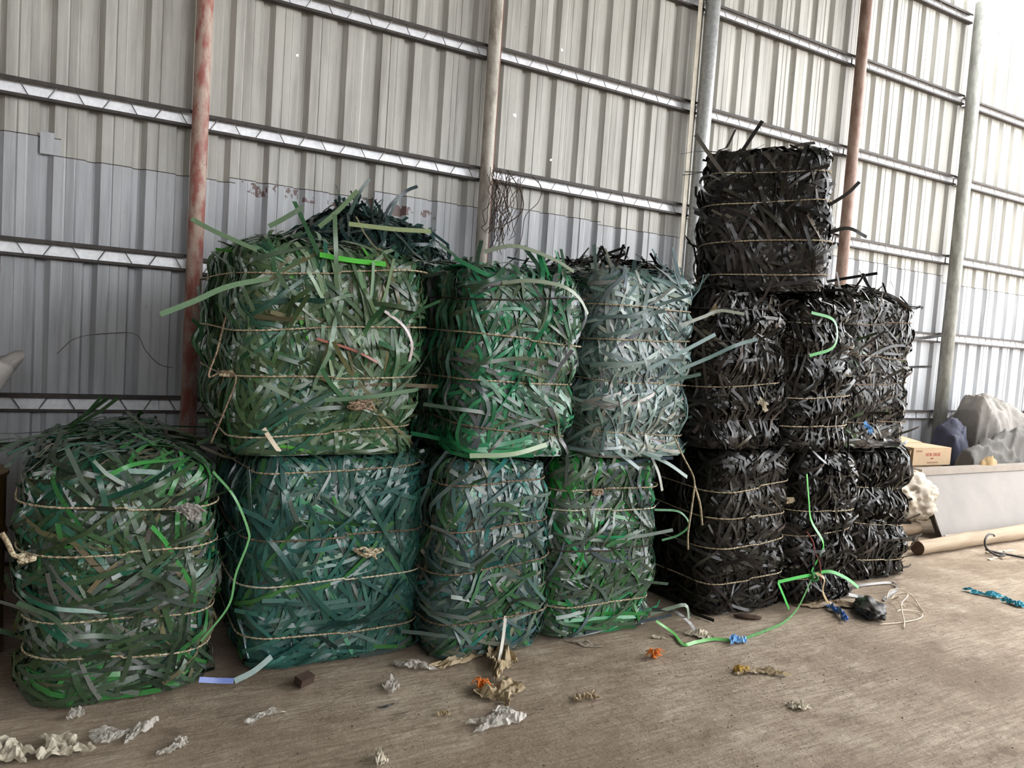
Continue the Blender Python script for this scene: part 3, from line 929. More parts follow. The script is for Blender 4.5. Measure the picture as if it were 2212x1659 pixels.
fly_strap(*ktop, [(3.32, 3.37, 2.52), (3.14, 3.34, 2.54), (3.07, 3.33, 2.48), (3.16, 3.34, 2.43), (3.30, 3.37, 2.45)], (40, 38, 36), 0.016)
fly_strap(*ktop, [(3.76, 3.05, 2.40), (3.86, 2.97, 2.49), (3.93, 2.94, 2.57)], (56, 54, 52), 0.02)
fly_strap(*ktop, [(3.76, 3.05, 2.24), (3.88, 2.96, 2.30), (4.0, 2.91, 2.26)], (48, 46, 44), 0.022)
fly_strap(*k3u, [(5.2, 3.4, 1.74), (5.32, 3.36, 1.73), (5.48, 3.3, 1.76)], (54, 52, 50), 0.022)
fly_strap(*k3u, [(5.15, 3.4, 1.50), (5.28, 3.35, 1.52), (5.4, 3.3, 1.53)], (54, 52, 50), 0.018)
fly_strap(*bb2, [(1.42, 4.5, 2.2), (1.46, 4.48, 2.32), (1.52, 4.47, 2.42)], (56, 78, 70), 0.022)
fly_strap(*bb2, [(1.62, 4.5, 2.15), (1.66, 4.48, 2.28), (1.75, 4.46, 2.38), (1.82, 4.45, 2.42)], (52, 66, 72), 0.02)
fly_strap(*b2l, [(0.80, 3.3, 0.09), (0.72, 3.27, 0.05), (0.64, 3.25, 0.03)], (84, 112, 104), 0.024)
fly_strap(*b4l, [(2.80, 3.15, 0.08), (2.9, 3.1, 0.12), (2.97, 3.06, 0.14), (3.0, 3.06, 0.06)], (130, 146, 128), 0.02)

def rope_knot(bale, p, s_, mat, seed, n=5):
    root, B_ = bale
    r_ = random.Random(seed)
    mb_ = MB()
    for k in range(n):
        c0 = Vector(p) - root.location
        pts = [(c0.x + r_.uniform(-1, 1) * s_, c0.y - r_.uniform(0, 0.5) * s_ * 0.5, c0.z + r_.uniform(-0.4, 0.4) * s_) for q in range(5)]
        mb_.tube([tuple(q) for q in smooth_path(pts, 18)], 0.0055, 5)
    mb_.build('rope_knot', mat, root, True)
rope_knot(b4l, (2.36, 3.13, 0.785), 0.045, M_ROPE_BR, 1)
rope_knot(b2u, (1.12, 3.26, 1.20), 0.06, M_ROPE_BR, 2, 7)
rope_knot(b2u, (0.58, 3.40, 1.31), 0.03, M_ROPE, 3)
rope_knot(bL, (-0.11, 3.24, 0.62), 0.03, M_ROPE, 4)
rope_knot(k1l, (3.84, 3.16, 0.66), 0.04, M_ROPE, 5)
rope_knot(b2l, (1.20, 3.28, 0.52), 0.07, M_ROPE, 6, 6)

# ------------------------------------------------------------------ objects at the right
M_TRAY = mat_simple('dusty_sheet_metal', (106, 97, 88), (92, 84, 76), 3, 0.5, 0.15, 0.05)
M_TRAY_L = mat_simple('pale_flange', (148, 138, 127), (130, 120, 110), 5, 0.5, 0.1)
t_root = empty('metal_trough', (6.72, 3.85, 0))
tag(t_root, 'long dusty metal trough side leaning back behind the log, with folded rims', 'trough')
tl = 3.2
ta = math.atan2(0.27, 0.54)
mb = MB()
rt = Matrix.Rotation(-ta, 3, 'X')
mb.box((tl / 2, 0.135, 0.29), (tl, 0.006, 0.60), 0, rt)
mb.build('side_sheet', M_TRAY, t_root)
mb = MB().box((tl / 2 - 0.01, 0.245, 0.565), (tl, 0.006, 0.055), 0).box((tl / 2 - 0.01, 0.29, 0.59), (tl, 0.09, 0.006), 0)
mb.build('top_rim', M_TRAY_L, t_root)
MB().box((tl / 2 + 0.03, -0.05, 0.028), (tl, 0.11, 0.006), 0, Matrix.Rotation(0.35, 3, 'X')).build('bottom_rim', M_TRAY_L, t_root)
MB().box((0.0, 0.16, 0.28), (0.006, 0.035, 0.55), 0, rt).build('end_plate', mat_simple('dark_end_plate', (60, 52, 46)), t_root)

M_CARD = mat_simple('cardboard', (178, 152, 120), (164, 138, 108), 4, 0.8)
M_CARD_D = mat_simple('cardboard_worn', (152, 130, 102), (134, 113, 88), 5, 0.85)
M_RED = mat_simple('red_print', (178, 62, 48), (150, 56, 44), 9, 0.7)
M_BRPRINT = mat_simple('brown_print', (134, 98, 70), (124, 90, 64), 9, 0.7)
bx = empty('cardboard_box', (7.43, 4.44, 0.55))
bx.rotation_euler = (0, 0, math.radians(-3))
tag(bx, 'upper cardboard box with red printing, lid flap slightly raised', 'box', 'stacked cardboard boxes')
bw, bd, bh = 0.58, 0.66, 0.17
mb = MB()
mb.box((0, 0.002, bh / 2), (bw, 0.004, bh)).box((0, bd - 0.002, bh / 2), (bw, 0.004, bh))
mb.box((-bw / 2 + 0.002, bd / 2, bh / 2), (0.004, bd - 0.008, bh)).box((bw / 2 - 0.002, bd / 2, bh / 2), (0.004, bd - 0.008, bh)).box((0, bd / 2, 0.002), (bw, bd, 0.004))
mb.build('box_body', M_CARD, bx)
MB().box((0, bd * 0.25, bh + 0.003), (bw, bd * 0.5, 0.004)).build('flap', M_CARD, bx)
MB().box((0, bd * 0.75 - 0.01, bh + 0.03), (bw, bd * 0.5, 0.004), 0, Matrix.Rotation(0.13, 3, 'X')).build('flap', M_CARD, bx)
def text_on(parent, body, size, loc, mat, name='red_lettering'):
    cu = bpy.data.curves.new(name, 'FONT')
    cu.body = body; cu.size = size; cu.align_x = 'CENTER'; cu.extrude = 0.0004
    cu.materials.append(mat)
    tmp = bpy.data.objects.new(name, cu)
    me = bpy.data.meshes.new_from_object(tmp)
    bpy.data.objects.remove(tmp)
    o = bpy.data.objects.new(name, me)
    link(o, parent)
    o.location = loc
    o.rotation_euler = (PI / 2, 0, 0)
    return o
text_on(bx, 'HDR DIGIE', 0.048, (0.01, -0.0015, 0.092), M_RED)
text_on(bx, 'IEIIDI', 0.02, (0.0, -0.0015, 0.062), M_RED, 'small_lettering')
MB().box((-0.205, -0.001, 0.142), (0.09, 0.001, 0.018)).build('printed_patch', M_BRPRINT, bx)
MB().box((0.01, -0.001, 0.028), (0.17, 0.001, 0.012)).build('printed_patch', M_BRPRINT, bx)
b2 = empty('cardboard_box', (7.40, 4.47, 0))
tag(b2, 'lower worn cardboard box carrying the red-printed one, half hidden by the trough', 'box', 'stacked cardboard boxes')
mb = MB().box((0, 0.30, 0.273), (0.52, 0.60, 0.546))
mb.build('box_body', M_CARD_D, b2)
MB().box((0.13, -0.004, 0.45), (0.19, 0.006, 0.17)).build('flap', M_CARD, b2)
MB().box((-0.30, 0.06, 0.60), (0.012, 0.12, 0.20), 0, Matrix.Rotation(0.2, 3, 'Y')).build('flap', M_CARD, b2)

def lump(name, label, cat, center, dims, seed, mat, sub=4, fold=0.28, freq=2.2, shape=None, group=None, flat=0.0):
    """a crumpled cloth or bag: ball squeezed onto the ground with ridged folds"""
    import bmesh
    bm = bmesh.new()
    bmesh.ops.create_icosphere(bm, subdivisions=sub, radius=1.0)
    off = Vector((seed * 3.7, seed * 1.3, seed * 2.1))
    for v in bm.verts:
        d = v.co.normalized()
        n1 = noise.noise(d * freq + off)
        n2 = abs(noise.noise(d * freq * 2.1 + off * 1.7))
        n3 = abs(noise.noise(d * freq * 4.5 + off * 0.7))
        rad = 1 + fold * n1 - fold * 0.9 * (n2 - 0.25) - fold * 0.45 * (n3 - 0.2)
        p = d * rad
        if shape:
            p = shape(p)
        v.co = Vector((p.x * dims[0] / 2, p.y * dims[1] / 2, p.z * dims[2] / 2))
    zmin = min(v.co.z for v in bm.verts)
    h = dims[2] / 2
    for v in bm.verts:
        if v.co.z < -h * 0.72:
            v.co.z = -h * 0.72
        v.co.z += h * 0.72 + 0.002
    me = bpy.data.meshes.new(name)
    bm.to_mesh(me); bm.free()
    me.materials.append(mat)
    for p in me.polygons:
        p.use_smooth = True
    o = bpy.data.objects.new(name, me)
    link(o)
    o.location = center
    tag(o, label, cat, group)
    return o

M_TARP = mat_simple('grey_woven_tarp', (122, 116, 108), (92, 88, 82), 5, 0.65, 0, 0.3)
M_TARP_D = mat_simple('dark_grey_tarp', (92, 88, 82), (72, 69, 66), 5, 0.75, 0, 0.3)
M_TANCLOTH = mat_simple('tan_cloth', (160, 132, 88), (128, 104, 70), 6, 0.8, 0, 0.3)
M_BLUECLOTH = mat_simple('dark_blue_cloth', (62, 64, 84), (44, 44, 56), 8, 0.8)
M_SACKW = mat_simple('white_woven_sack', (232, 226, 222), (208, 200, 196), 12, 0.65, 0, 0.3)
M_SACKB = mat_simple('beige_woven_sack', (178, 166, 148), (140, 128, 112), 8, 0.6, 0, 0.35)
def drape(name, label, cat, prof, yc, depth, seed, mat, nv=13, nsub=3, amp=0.05):
    """cloth thrown over a heap: ridge heights prof = [(x, z)], front and back fall to the ground, creased facets"""
    r = np.random.RandomState(seed)
    xs = np.interp(np.linspace(0, len(prof) - 1, (len(prof) - 1) * nsub + 1), range(len(prof)), [p[0] for p in prof])
    hs = np.interp(np.linspace(0, len(prof) - 1, (len(prof) - 1) * nsub + 1), range(len(prof)), [p[1] for p in prof])
    x0 = xs[0]
    V, F = [], []
    n = len(xs)
    for j in range(nv):
        a_ = PI * j / (nv - 1)
        for i in range(n):
            sl = (xs[i] - x0) + 0.35 * math.sin(a_) + 0.25 * a_
            q = Vector((sl * 3.2 + seed, a_ * 0.55 + 0.4 * xs[i], seed * 0.7))
            q2 = Vector((xs[i] * 5.5 - a_ * 1.6, a_ * 1.1 + seed, 3.3))
            q3 = Vector((xs[i] * 11 + a_ * 2.5, a_ * 3.0 + seed, 7.1))
            fold = amp * ((0.32 - abs(noise.noise(q))) * 2.6 + (0.25 - abs(noise.noise(q2))) * 1.5 + (0.2 - abs(noise.noise(q3))) * 0.6)
            ca, sa_ = math.cos(a_), math.sin(a_)
            w_ = depth / 2 * (0.55 + 0.45 * min(1, hs[i] / 0.6))
            y = -(abs(ca) ** 0.8) * math.copysign(1, ca) * w_ * (1 + fold * 2)
            z = hs[i] * (sa_ ** 0.7) * (1 + fold * 1.2) if 0 < j < nv - 1 else 0.0
            V.append((xs[i] - x0 + 0.06 * noise.noise(q * 1.3), y, z + 0.002))
    for j in range(nv - 1):
        for i in range(n - 1):
            k = j * n + i
            F += [(k, k + 1, k + n + 1), (k, k + n + 1, k + n)] if (i + j) % 2 else [(k, k + 1, k + n), (k + 1, k + n + 1, k + n)]
    for i0 in (0, n - 1):                       # close the two ends
        ids = [j * n + i0 for j in range(nv)]
        F.append(tuple(ids[::-1]) if i0 == 0 else tuple(ids))
    o = mk_mesh(name, V, F, mat, None, None, False)
    o.location = (x0, yc, 0)
    for p_ in o.data.polygons:
        p_.use_smooth = True
    tag(o, label, cat)
    return o
drape('grey_tarp', 'large grey woven tarp heaped highest at the right edge above the trough', 'tarp',
      [(8.68, 0.45), (8.76, 1.05), (8.86, 1.26), (9.08, 1.24), (9.4, 1.12), (9.8, 1.0), (10.3, 0.86), (11.0, 0.5)], 4.92, 0.56, 3, M_TARP, 44, 14, 0.065)
drape('dark_tarp', 'darker grey tarp bundle slumped between cardboard boxes and the grey tarp', 'tarp',
      [(7.84, 0.40), (7.94, 0.68), (8.2, 0.75), (8.5, 0.80), (8.8, 0.88), (9.1, 0.84), (9.4, 0.7), (9.6, 0.3)], 4.40, 0.30, 5, M_TARP_D, 40, 12, 0.055)
drape('blue_cloth', 'dark blue cloth scrap tucked behind the dark tarp by the wall', 'cloth',
      [(8.26, 0.45), (8.32, 0.84), (8.44, 0.93), (8.56, 0.90), (8.62, 0.5)], 4.88, 0.36, 8, M_BLUECLOTH, 30, 8, 0.07)
lump('tan_bag', 'crumpled tan cloth bag behind the trough rim beside the box', 'bag', (7.92, 4.16, 0), (0.5, 0.16, 0.74), 9, M_TANCLOTH, 4, 0.28, 2.0)
lump('woven_sack', 'beige crumpled woven sack spilling over the trough end beside the black bale', 'sack', (6.62, 4.18, 0.14), (0.72, 0.5, 0.5), 12, M_SACKB, 5, 0.24, 2.0)

# logs
M_LOG = mat_simple('weathered_log', (168, 150, 126), (134, 116, 95), 6, 0.8, 0, 0.4, (0.25, 3, 3))
M_LOGEND = mat_simple('log_end', (96, 74, 56), (70, 52, 40), 14, 0.9)
def log(label, p0, p1, r0, r1, seed, mat=M_LOG):
    p0, p1 = Vector(p0), Vector(p1)
    root = empty('log', p0)
    tag(root, label, 'log', 'logs by the trough')
    rr = random.Random(seed)
    n = 14
    pts = [(p1 - p0) * (k / n) + Vector((0, rr.uniform(-.006, .006), rr.uniform(-0.002, .006))) for k in range(n + 1)]
    rad = [r0 + (r1 - r0) * k / n + rr.uniform(-.004, .004) for k in range(n + 1)]
    MB().tube(pts, rad, 14, 0, False).build('trunk', mat, root, True)
    d = (p1 - p0).normalized()
    MB().tube([Vector((0, 0, 0)) - d * 0.002, d * 0.012], r0 * 0.98, 14).build('cut_end', M_LOGEND, root)
    return root
log('long weathered log lying in front of the metal trough', (5.98, 3.62, 0.062), (9.4, 3.70, 0.075), 0.058, 0.07, 4)
log('short dark log lying under the beige woven sack', (5.75, 4.02, 0.075), (6.66, 4.06, 0.075), 0.07, 0.06, 6, mat_simple('dark_log', (132, 112, 90), (92, 76, 60), 6, 0.85, 0, 0.4, (0.25, 3, 3)))
pk = MB().box((0, 0, 0.016), (0.75, 0.09, 0.03), 0, Matrix.Rotation(-0.12, 3, 'Z')).build('plank', M_LOG)
pk.location = (6.05, 3.80, 0.0)
tag(pk, 'thin weathered plank lying behind the end of the long log', 'plank')

# ------------------------------------------------------------------ objects at the left
dr = empty('steel_drum', (-0.50, 3.98, 0))
tag(dr, 'rusty yellow-brown steel drum at the left edge behind the green bale', 'drum')
M_DRUM = mat_simple('rusty_yellow_paint', (120, 92, 44), (78, 56, 30), 7, 0.6)
prof = [(0.0, 0.27), (0.02, 0.285), (0.26, 0.28), (0.28, 0.29), (0.30, 0.28), (0.52, 0.28), (0.54, 0.29), (0.56, 0.28), (0.78, 0.28), (0.80, 0.285)]
mb = MB()
mb.tube([(0, 0, z + 0.002) for z, _ in prof], [r for _, r in prof], 32)
mb.build('drum_body', M_DRUM, dr)
MB().tube([(0, 0, 0.80), (0, 0, 0.815)], 0.29, 32).build('drum_rim', M_DRUM, dr)

def open_sack():
    root = empty('white_sack', (-0.60, 4.62, 0))
    tag(root, 'white woven sack with a flared open mouth at the left edge by the wall', 'sack')
    n, V, F = 36, [], []
    prof = [(0, 0.05), (0.01, 0.22), (0.25, 0.27), (0.55, 0.27), (0.85, 0.25), (1.02, 0.27), (1.14, 0.34), (1.24, 0.40), (1.27, 0.40), (1.23, 0.36), (1.16, 0.30)]
    for k, (z, r) in enumerate(prof):
        for i in range(n):
            a = 2 * PI * i / n
            f = 1 + 0.10 * math.sin(3 * a + z * 4) * min(1, z) + 0.05 * math.sin(8 * a + 5 * z) * min(1, z * 1.2)
            V.append((r * f * math.cos(a) * 1.05, r * f * math.sin(a) * 0.9, z + 0.002 + (0.03 * math.sin(4 * a) if z > 1.2 else 0)))
    for k in range(len(prof) - 1):
        for i in range(n):
            F.append((k * n + i, k * n + (i + 1) % n, (k + 1) * n + (i + 1) % n, (k + 1) * n + i))
    F.append(tuple(range(n))[::-1])
    mk_mesh('sack_cloth', V, F, M_SACKW, root, None, True)
    o = lump('sack_filling', None, None, (0, 0, 0.95), (0.56, 0.5, 0.46), 15, mat_simple('pink_scrap', (196, 180, 172), (160, 140, 132), 20, 0.7), 4, 0.35, 3.0)
    o.parent = root
open_sack()

# ------------------------------------------------------------------ loose straps, ropes, vines
def loose_strap(name, label, cat, pts, col, width=0.019, n=40, nrm=(0, -0.5, 0.85), parent=None, group=None):
    P = smooth_path(pts, n)
    base = P[0].copy(); base[2] = 0
    T = np.gradient(P, axis=0); T /= np.linalg.norm(T, axis=1, keepdims=True)
    Wd = np.cross(T, np.array(nrm)[None, :]); Wd /= np.linalg.norm(Wd, axis=1, keepdims=True) + 1e-9
    Nf = np.cross(T, Wd)
    v, f = thick_ribbon(P - base, Wd * width / 2, Nf)
    v[:, 2] = np.maximum(v[:, 2], 0.0015)
    o = mk_mesh(name, v, f, M_STRAP, parent, np.array(lin(col)), True)
    if parent is None:
        o.location = base
        tag(o, label, cat, group)
    return o

def cord(name, label, cat, pts, r, mat, n=60, seg=6, group=None):
    P = smooth_path(pts, n)
    base = P[0].copy(); base[2] = 0
    o = MB().tube([tuple(q) for q in P - base], r, seg).build(name, mat, None, True)
    o.location = base
    tag(o, label, cat, group)
    return o

gs = empty('green_strap', (4.0, 3.08, 0))
tag(gs, 'bright green strap hanging down the black bales and knotted near the floor', 'strap')
GL = (76, 176, 84)
def gchild(name, pts, col=GL, w=0.02, nrm=(0.3, -0.9, 0.1)):
    P = [(q[0] - 4.0, q[1] - 3.08, q[2]) for q in pts]
    o = loose_strap(name, None, None, P, col, w, 26, nrm, gs)
    o.location = (0, 0, 0)
    b0 = P[0]
    o.location = (b0[0], b0[1], 0)
gchild('hanging_length', [(3.86, 3.06, 0.84), (3.90, 3.06, 0.68), (3.94, 3.06, 0.55), (4.05, 3.05, 0.42), (4.05, 3.05, 0.35), (3.99, 3.06, 0.24), (4.0, 3.06, 0.21)])
gchild('loose_end', [(4.0, 3.06, 0.21), (3.85, 3.05, 0.21), (3.68, 3.05, 0.20)])
gchild('loose_end', [(3.68, 3.05, 0.20), (3.74, 3.05, 0.11), (3.80, 3.05, 0.02)])
gchild('loose_end', [(4.0, 3.06, 0.21), (4.14, 3.05, 0.22), (4.28, 3.03, 0.17), (4.40, 3.02, 0.10)])
gchild('loose_end', [(4.0, 3.06, 0.2), (3.90, 3.03, 0.10), (3.80, 3.0, 0.03), (3.6, 2.92, 0.012), (3.36, 2.86, 0.012), (3.19, 2.83, 0.012)], (88, 140, 86), 0.016)
kn = MB()
for a in range(3):
    kn.tube([(0.025 * math.cos(t + a), -0.03 + 0.012 * math.sin(2 * t + a), 0.2 + 0.025 * math.sin(t + a * 0.7)) for t in np.linspace(0, 6.2, 14)], 0.007, 6)
kn.build('knot', mat_simple('green_knot', (60, 146, 72), (44, 112, 56)), gs, True)
loose_strap('green_strap', 'green strap arching out between the middle and first black bales', 'strap',
            [(3.72, 3.02, 1.80), (3.86, 2.98, 1.77), (3.90, 2.97, 1.68), (3.86, 2.97, 1.60), (3.70, 2.99, 1.55)], (92, 170, 100), 0.018, 30, (0.2, -0.95, 0.1))
loose_strap('green_strap', 'pale green strap lying on the floor before the bright green bale', 'strap',
            [(2.80, 3.10, 0.06), (2.86, 3.02, 0.012), (2.81, 2.89, 0.010), (2.90, 2.89, 0.010), (3.02, 2.88, 0.012), (3.12, 2.82, 0.012)], (104, 176, 96), 0.02, 40)
loose_strap('black_strap', 'black strap sticking out over the floor from the bright green bale', 'strap',
            [(2.80, 3.14, 0.11), (2.92, 3.10, 0.10), (2.98, 3.03, 0.05), (2.98, 2.98, 0.012)], (44, 44, 42), 0.024, 24)
loose_strap('black_strap', 'bent black strap lying on the floor right of the black bales', 'strap',
            [(4.45, 3.12, 0.03), (4.64, 3.22, 0.012), (4.85, 3.22, 0.012), (5.01, 3.18, 0.014), (4.92, 3.09, 0.012), (4.75, 3.03, 0.012), (4.6, 2.97, 0.01)], (58, 54, 50), 0.02, 44)
loose_strap('black_strap', 'black strap running from the black bale to the crumpled rubber', 'strap',
            [(4.30, 3.14, 0.06), (4.40, 3.12, 0.03), (4.47, 3.09, 0.014), (4.52, 3.06, 0.012)], (44, 42, 40), 0.03, 24)
loose_strap('green_strap', 'long thin green strap dangling from the left bale into the dark gap', 'strap',
            [(0.52, 3.26, 0.92), (0.60, 3.22, 0.82), (0.66, 3.22, 0.68), (0.66, 3.22, 0.62), (0.62, 3.22, 0.50), (0.60, 3.24, 0.36), (0.5, 3.25, 0.22)], (92, 146, 92), 0.010, 40, (0.3, -0.9, 0.0))
loose_strap('green_strap', 'green strap loop bowing out from the bright green bale', 'strap',
            [(2.78, 3.16, 0.66), (2.92, 3.12, 0.65), (2.98, 3.1, 0.58), (2.93, 3.12, 0.52), (2.84, 3.15, 0.49)], (70, 128, 84), 0.012, 30, (0.2, -0.9, 0.3))
loose_strap('tan_strap', 'tan strap end hanging below the bright green knot', 'strap',
            [(3.99, 3.03, 0.23), (4.03, 3.0, 0.20), (4.03, 3.0, 0.12), (4.08, 2.99, 0.04)], (176, 152, 112), 0.018, 24, (0.3, -0.9, 0.0))
cord('red_twine', 'frayed reddish twine hanging beside the bright green strap', 'twine',
     [(3.93, 3.08, 0.48), (3.97, 3.06, 0.42), (4.0, 3.06, 0.35), (4.04, 3.05, 0.28), (4.07, 3.05, 0.16)], 0.005, mat_simple('red_twine', (136, 70, 62), (100, 48, 44), 30, 0.9))
tw = empty('rope_tail', (2.9, 3.12, 0))
tag(tw, 'frayed rope tail hanging below the pale grey-green bale', 'rope')
def tail(pts, r, mat=M_ROPE):
    P = smooth_path([(q[0] - 2.9, q[1] - 3.12, q[2]) for q in pts], 30)
    MB().tube([tuple(q) for q in P], r, 6).build('strand', mat, tw, True)
tail([(2.86, 3.14, 1.06), (2.89, 3.1, 0.97), (2.96, 3.08, 0.86), (2.98, 3.08, 0.80)], 0.005)
tail([(2.98, 3.08, 0.80), (2.96, 3.07, 0.66), (2.95, 3.07, 0.54), (2.96, 3.07, 0.45)], 0.0055)
tail([(2.98, 3.08, 0.80), (3.02, 3.07, 0.7), (3.05, 3.07, 0.58)], 0.006)
cord('loose_rope', 'straw rope tied down the shaded side of the large olive bale', 'rope',
     [(0.60, 3.5, 1.62), (0.56, 3.42, 1.5), (0.53, 3.36, 1.40), (0.50, 3.34, 1.30), (0.55, 3.33, 1.32), (0.60, 3.3, 1.30), (0.56, 3.32, 1.15), (0.52, 3.35, 1.02)], 0.004, M_ROPE_BR)
cord('loose_rope', 'rope knot end sticking out left of the dark green bale', 'rope',
     [(-0.12, 3.30, 0.62), (-0.15, 3.26, 0.63), (-0.17, 3.25, 0.68), (-0.19, 3.25, 0.72)], 0.009, M_ROPE, 16)
cord('hose_loop', 'dark rubber hose loop lying against the long log', 'hose',
     [(6.95, 3.54, 0.11), (6.83, 3.49, 0.145), (6.70, 3.46, 0.16), (6.62, 3.44, 0.12), (6.62, 3.42, 0.06), (6.66, 3.36, 0.018), (6.74, 3.34, 0.018), (6.66, 3.44, 0.04), (6.70, 3.42, 0.03), (6.80, 3.34, 0.016), (6.86, 3.22, 0.014)], 0.009,
     mat_simple('dark_rubber', (62, 56, 50), (46, 42, 38), 10, 0.6), 70)
vine = empty('dry_vine', (2.75, 5.12, 2.2))
tag(vine, 'bunch of dry brown vine roots hanging from the purlin at the worn grey post', 'vine')
M_VINE = mat_simple('dry_vine_bark', (86, 68, 56), (58, 46, 40), 20, 0.9)
rv = random.Random(5)
for k in range(30):
    x = rv.uniform(-0.12, 0.16); y = -0.02 + rv.uniform(-0.05, 0.03); z = rv.uniform(0.48, 0.6)
    pts = [(x, y, z)]
    for q in range(6):
        x += rv.uniform(-0.05, 0.05) + (0.0 - x) * 0.15
        y += rv.uniform(-0.02, 0.02) - y * 0.1
        z -= rv.uniform(0.03, 0.13)
        pts.append((x, min(y, 0.04), max(z, -0.05)))
    MB().tube([tuple(q) for q in smooth_path(pts, 22)], 0.0028, 4).build('root', M_VINE, vine, True)
MB().tube([tuple(q) for q in smooth_path([(0.30, 0.05, 0.58), (0.36, 0.0, 0.5), (0.33, -0.02, 0.38), (0.22, -0.03, 0.26), (0.2, -0.03, 0.1), (0.14, -0.05, -0.05)], 40)], 0.003, 5).build('root', M_VINE, vine, True)
MB().tube([tuple(q) for q in smooth_path([(0.05, 0.0, 0.58), (0.16, -0.03, 0.44), (0.18, -0.05, 0.3), (0.08, -0.06, 0.2), (-0.1, -0.07, 0.1)], 40)], 0.0045, 5).build('root', M_VINE, vine, True)
cord('dry_creeper', 'thin dry creeper stem clinging to the grey lower sheets at the left', 'vine',
     [(-0.06, 5.31, 1.26), (0.04, 5.305, 1.36), (0.22, 5.305, 1.40), (0.36, 5.305, 1.40), (0.42, 5.31, 1.3), (0.5, 5.31, 1.22), (0.58, 5.31, 1.2)], 0.0015, M_VINE, 40, 4)

# ------------------------------------------------------------------ litter on the floor
def film(name, label, cat, x, y, L, Wd, rot, h, mat, seed, group=None, nx=22, ny=15, z0=0.0):
    """a crumpled scrap of film or paper with a ragged outline"""
    r = np.random.RandomState(seed)
    V, F = [], []
    off = Vector((seed * 1.7, seed * 0.9, 0))
    pr = r.rand(8)
    for j in range(ny + 1):
        for i in range(nx + 1):
            u, v = i / nx * 2 - 1, j / ny * 2 - 1
            wv = (0.55 + 0.45 * math.sqrt(max(0, 1 - abs(u) ** 2.4))) * (0.8 + 0.35 * math.sin(u * 3 + pr[0] * 6))
            lu = (0.85 + 0.25 * math.sin(v * 3 + pr[1] * 6))
            px = u * L / 2 * lu + r.randn() * L * 0.006 + 0.05 * L * noise.noise(Vector((v * 2.5, seed, u)))
            py = v * Wd / 2 * wv + 0.12 * Wd * math.sin(u * 2.4 + pr[2] * 6) + r.randn() * Wd * 0.012 + 0.10 * Wd * noise.noise(Vector((u * 5, seed, 1.0)))
            q = Vector((u * 1.6, v * 1.6, 0)) + off
            z = h * (1.15 * abs(noise.noise(q)) + 0.6 * abs(noise.noise(q * 2.3)) + 0.3 * abs(noise.noise(q * 5.1))) * (1 - 0.35 * max(abs(u), abs(v)))
            V.append((px, py, z0 + 0.002 + z))
    for j in range(ny):
        for i in range(nx):
            a = j * (nx + 1) + i
            F.append((a, a + 1, a + nx + 2, a + nx + 1))
    o = mk_mesh(name, V, F, mat, None, None, False)
    o.location = (x, y, 0)
    o.rotation_euler = (0, 0, rot)
    tag(o, label, cat, group)
    return o

def m_film(name, c, alpha=0.0, rough=0.3):
    t = NT(name)
    f = t.noise(t.coord(world=False), 18, 4, 0.6)
    t.set(t.ramp(f, [(0.3, tuple(v * 0.86 for v in c)), (0.7, c)]), rough, 0, 0.5)
    if alpha:
        t.b.inputs['Alpha'].default_value = 1 - alpha
    return t.m
M_CLEAR = m_film('milky_film', (206, 200, 190), 0.35, 0.25)
M_TANF = m_film('tan_film', (166, 146, 112), 0.0, 0.5)
M_PAPER = m_film('pale_paper', (208, 198, 178), 0.0, 0.8)
M_BROWNBAG = m_film('brown_bag_film', (150, 128, 100), 0.0, 0.5)
M_BLACKR = m_film('black_rubber', (40, 36, 32), 0.0, 0.45)
M_BLUEW = m_film('blue_white_film', (92, 142, 212), 0.0, 0.4)
M_LBLUE = m_film('light_blue_film', (120, 178, 232), 0.0, 0.4)
M_TEAL = m_film('teal_film', (66, 168, 190), 0.0, 0.4)
M_ORANGE = m_film('orange_mesh', (232, 128, 34), 0.0, 0.6)
M_YEL = m_film('yellow_film', (206, 168, 74), 0.0, 0.5)
M_BARK = mat_simple('bark', (74, 56, 42), (52, 38, 30), 20, 0.9)
film('plastic_bag', 'flat crumpled brown plastic bag on the floor before the knotted green strap', 'bag', 4.19, 3.02, 0.52, 0.15, -0.55, 0.04, M_BROWNBAG, 3)
lump('rubber_scrap', 'crumpled black rubber scrap beside the brown plastic bag', 'scrap', (4.28, 2.84, 0), (0.30, 0.17, 0.10), 4, M_BLACKR, 4, 0.3, 1.8).rotation_euler = (0, 0, 0.75)
ws = empty('white_string', (4.5, 2.75, 0))
tag(ws, 'tangled white string on the floor at the right of the black rubber', 'string')
M_STR = mat_simple('white_string', (224, 212, 190), (196, 182, 160), 30, 0.8)
def string(pts):
    P = smooth_path([(q[0] - 4.5, q[1] - 2.75, q[2]) for q in pts], 40)
    MB().tube([tuple(q) for q in P], 0.0038, 5).build('strand', M_STR, ws, True)
string([(4.16, 2.70, 0.008), (4.33, 2.67, 0.008), (4.50, 2.67, 0.008), (4.6, 2.71, 0.01), (4.60, 2.76, 0.012), (4.5, 2.79, 0.02), (4.42, 2.76, 0.03)])
string([(4.26, 2.61, 0.008), (4.34, 2.66, 0.015), (4.44, 2.74, 0.03), (4.52, 2.80, 0.05), (4.56, 2.8, 0.03)])
string([(4.52, 2.80, 0.03), (4.62, 2.86, 0.03), (4.70, 2.88, 0.05), (4.76, 2.92, 0.05), (4.72, 2.97, 0.03), (4.64, 2.94, 0.02), (4.62, 2.88, 0.06)])
string([(4.64, 2.98, 0.01), (4.70, 3.0, 0.05), (4.78, 2.98, 0.06), (4.80, 2.9, 0.03), (4.74, 2.82, 0.01), (4.66, 2.74, 0.008)])
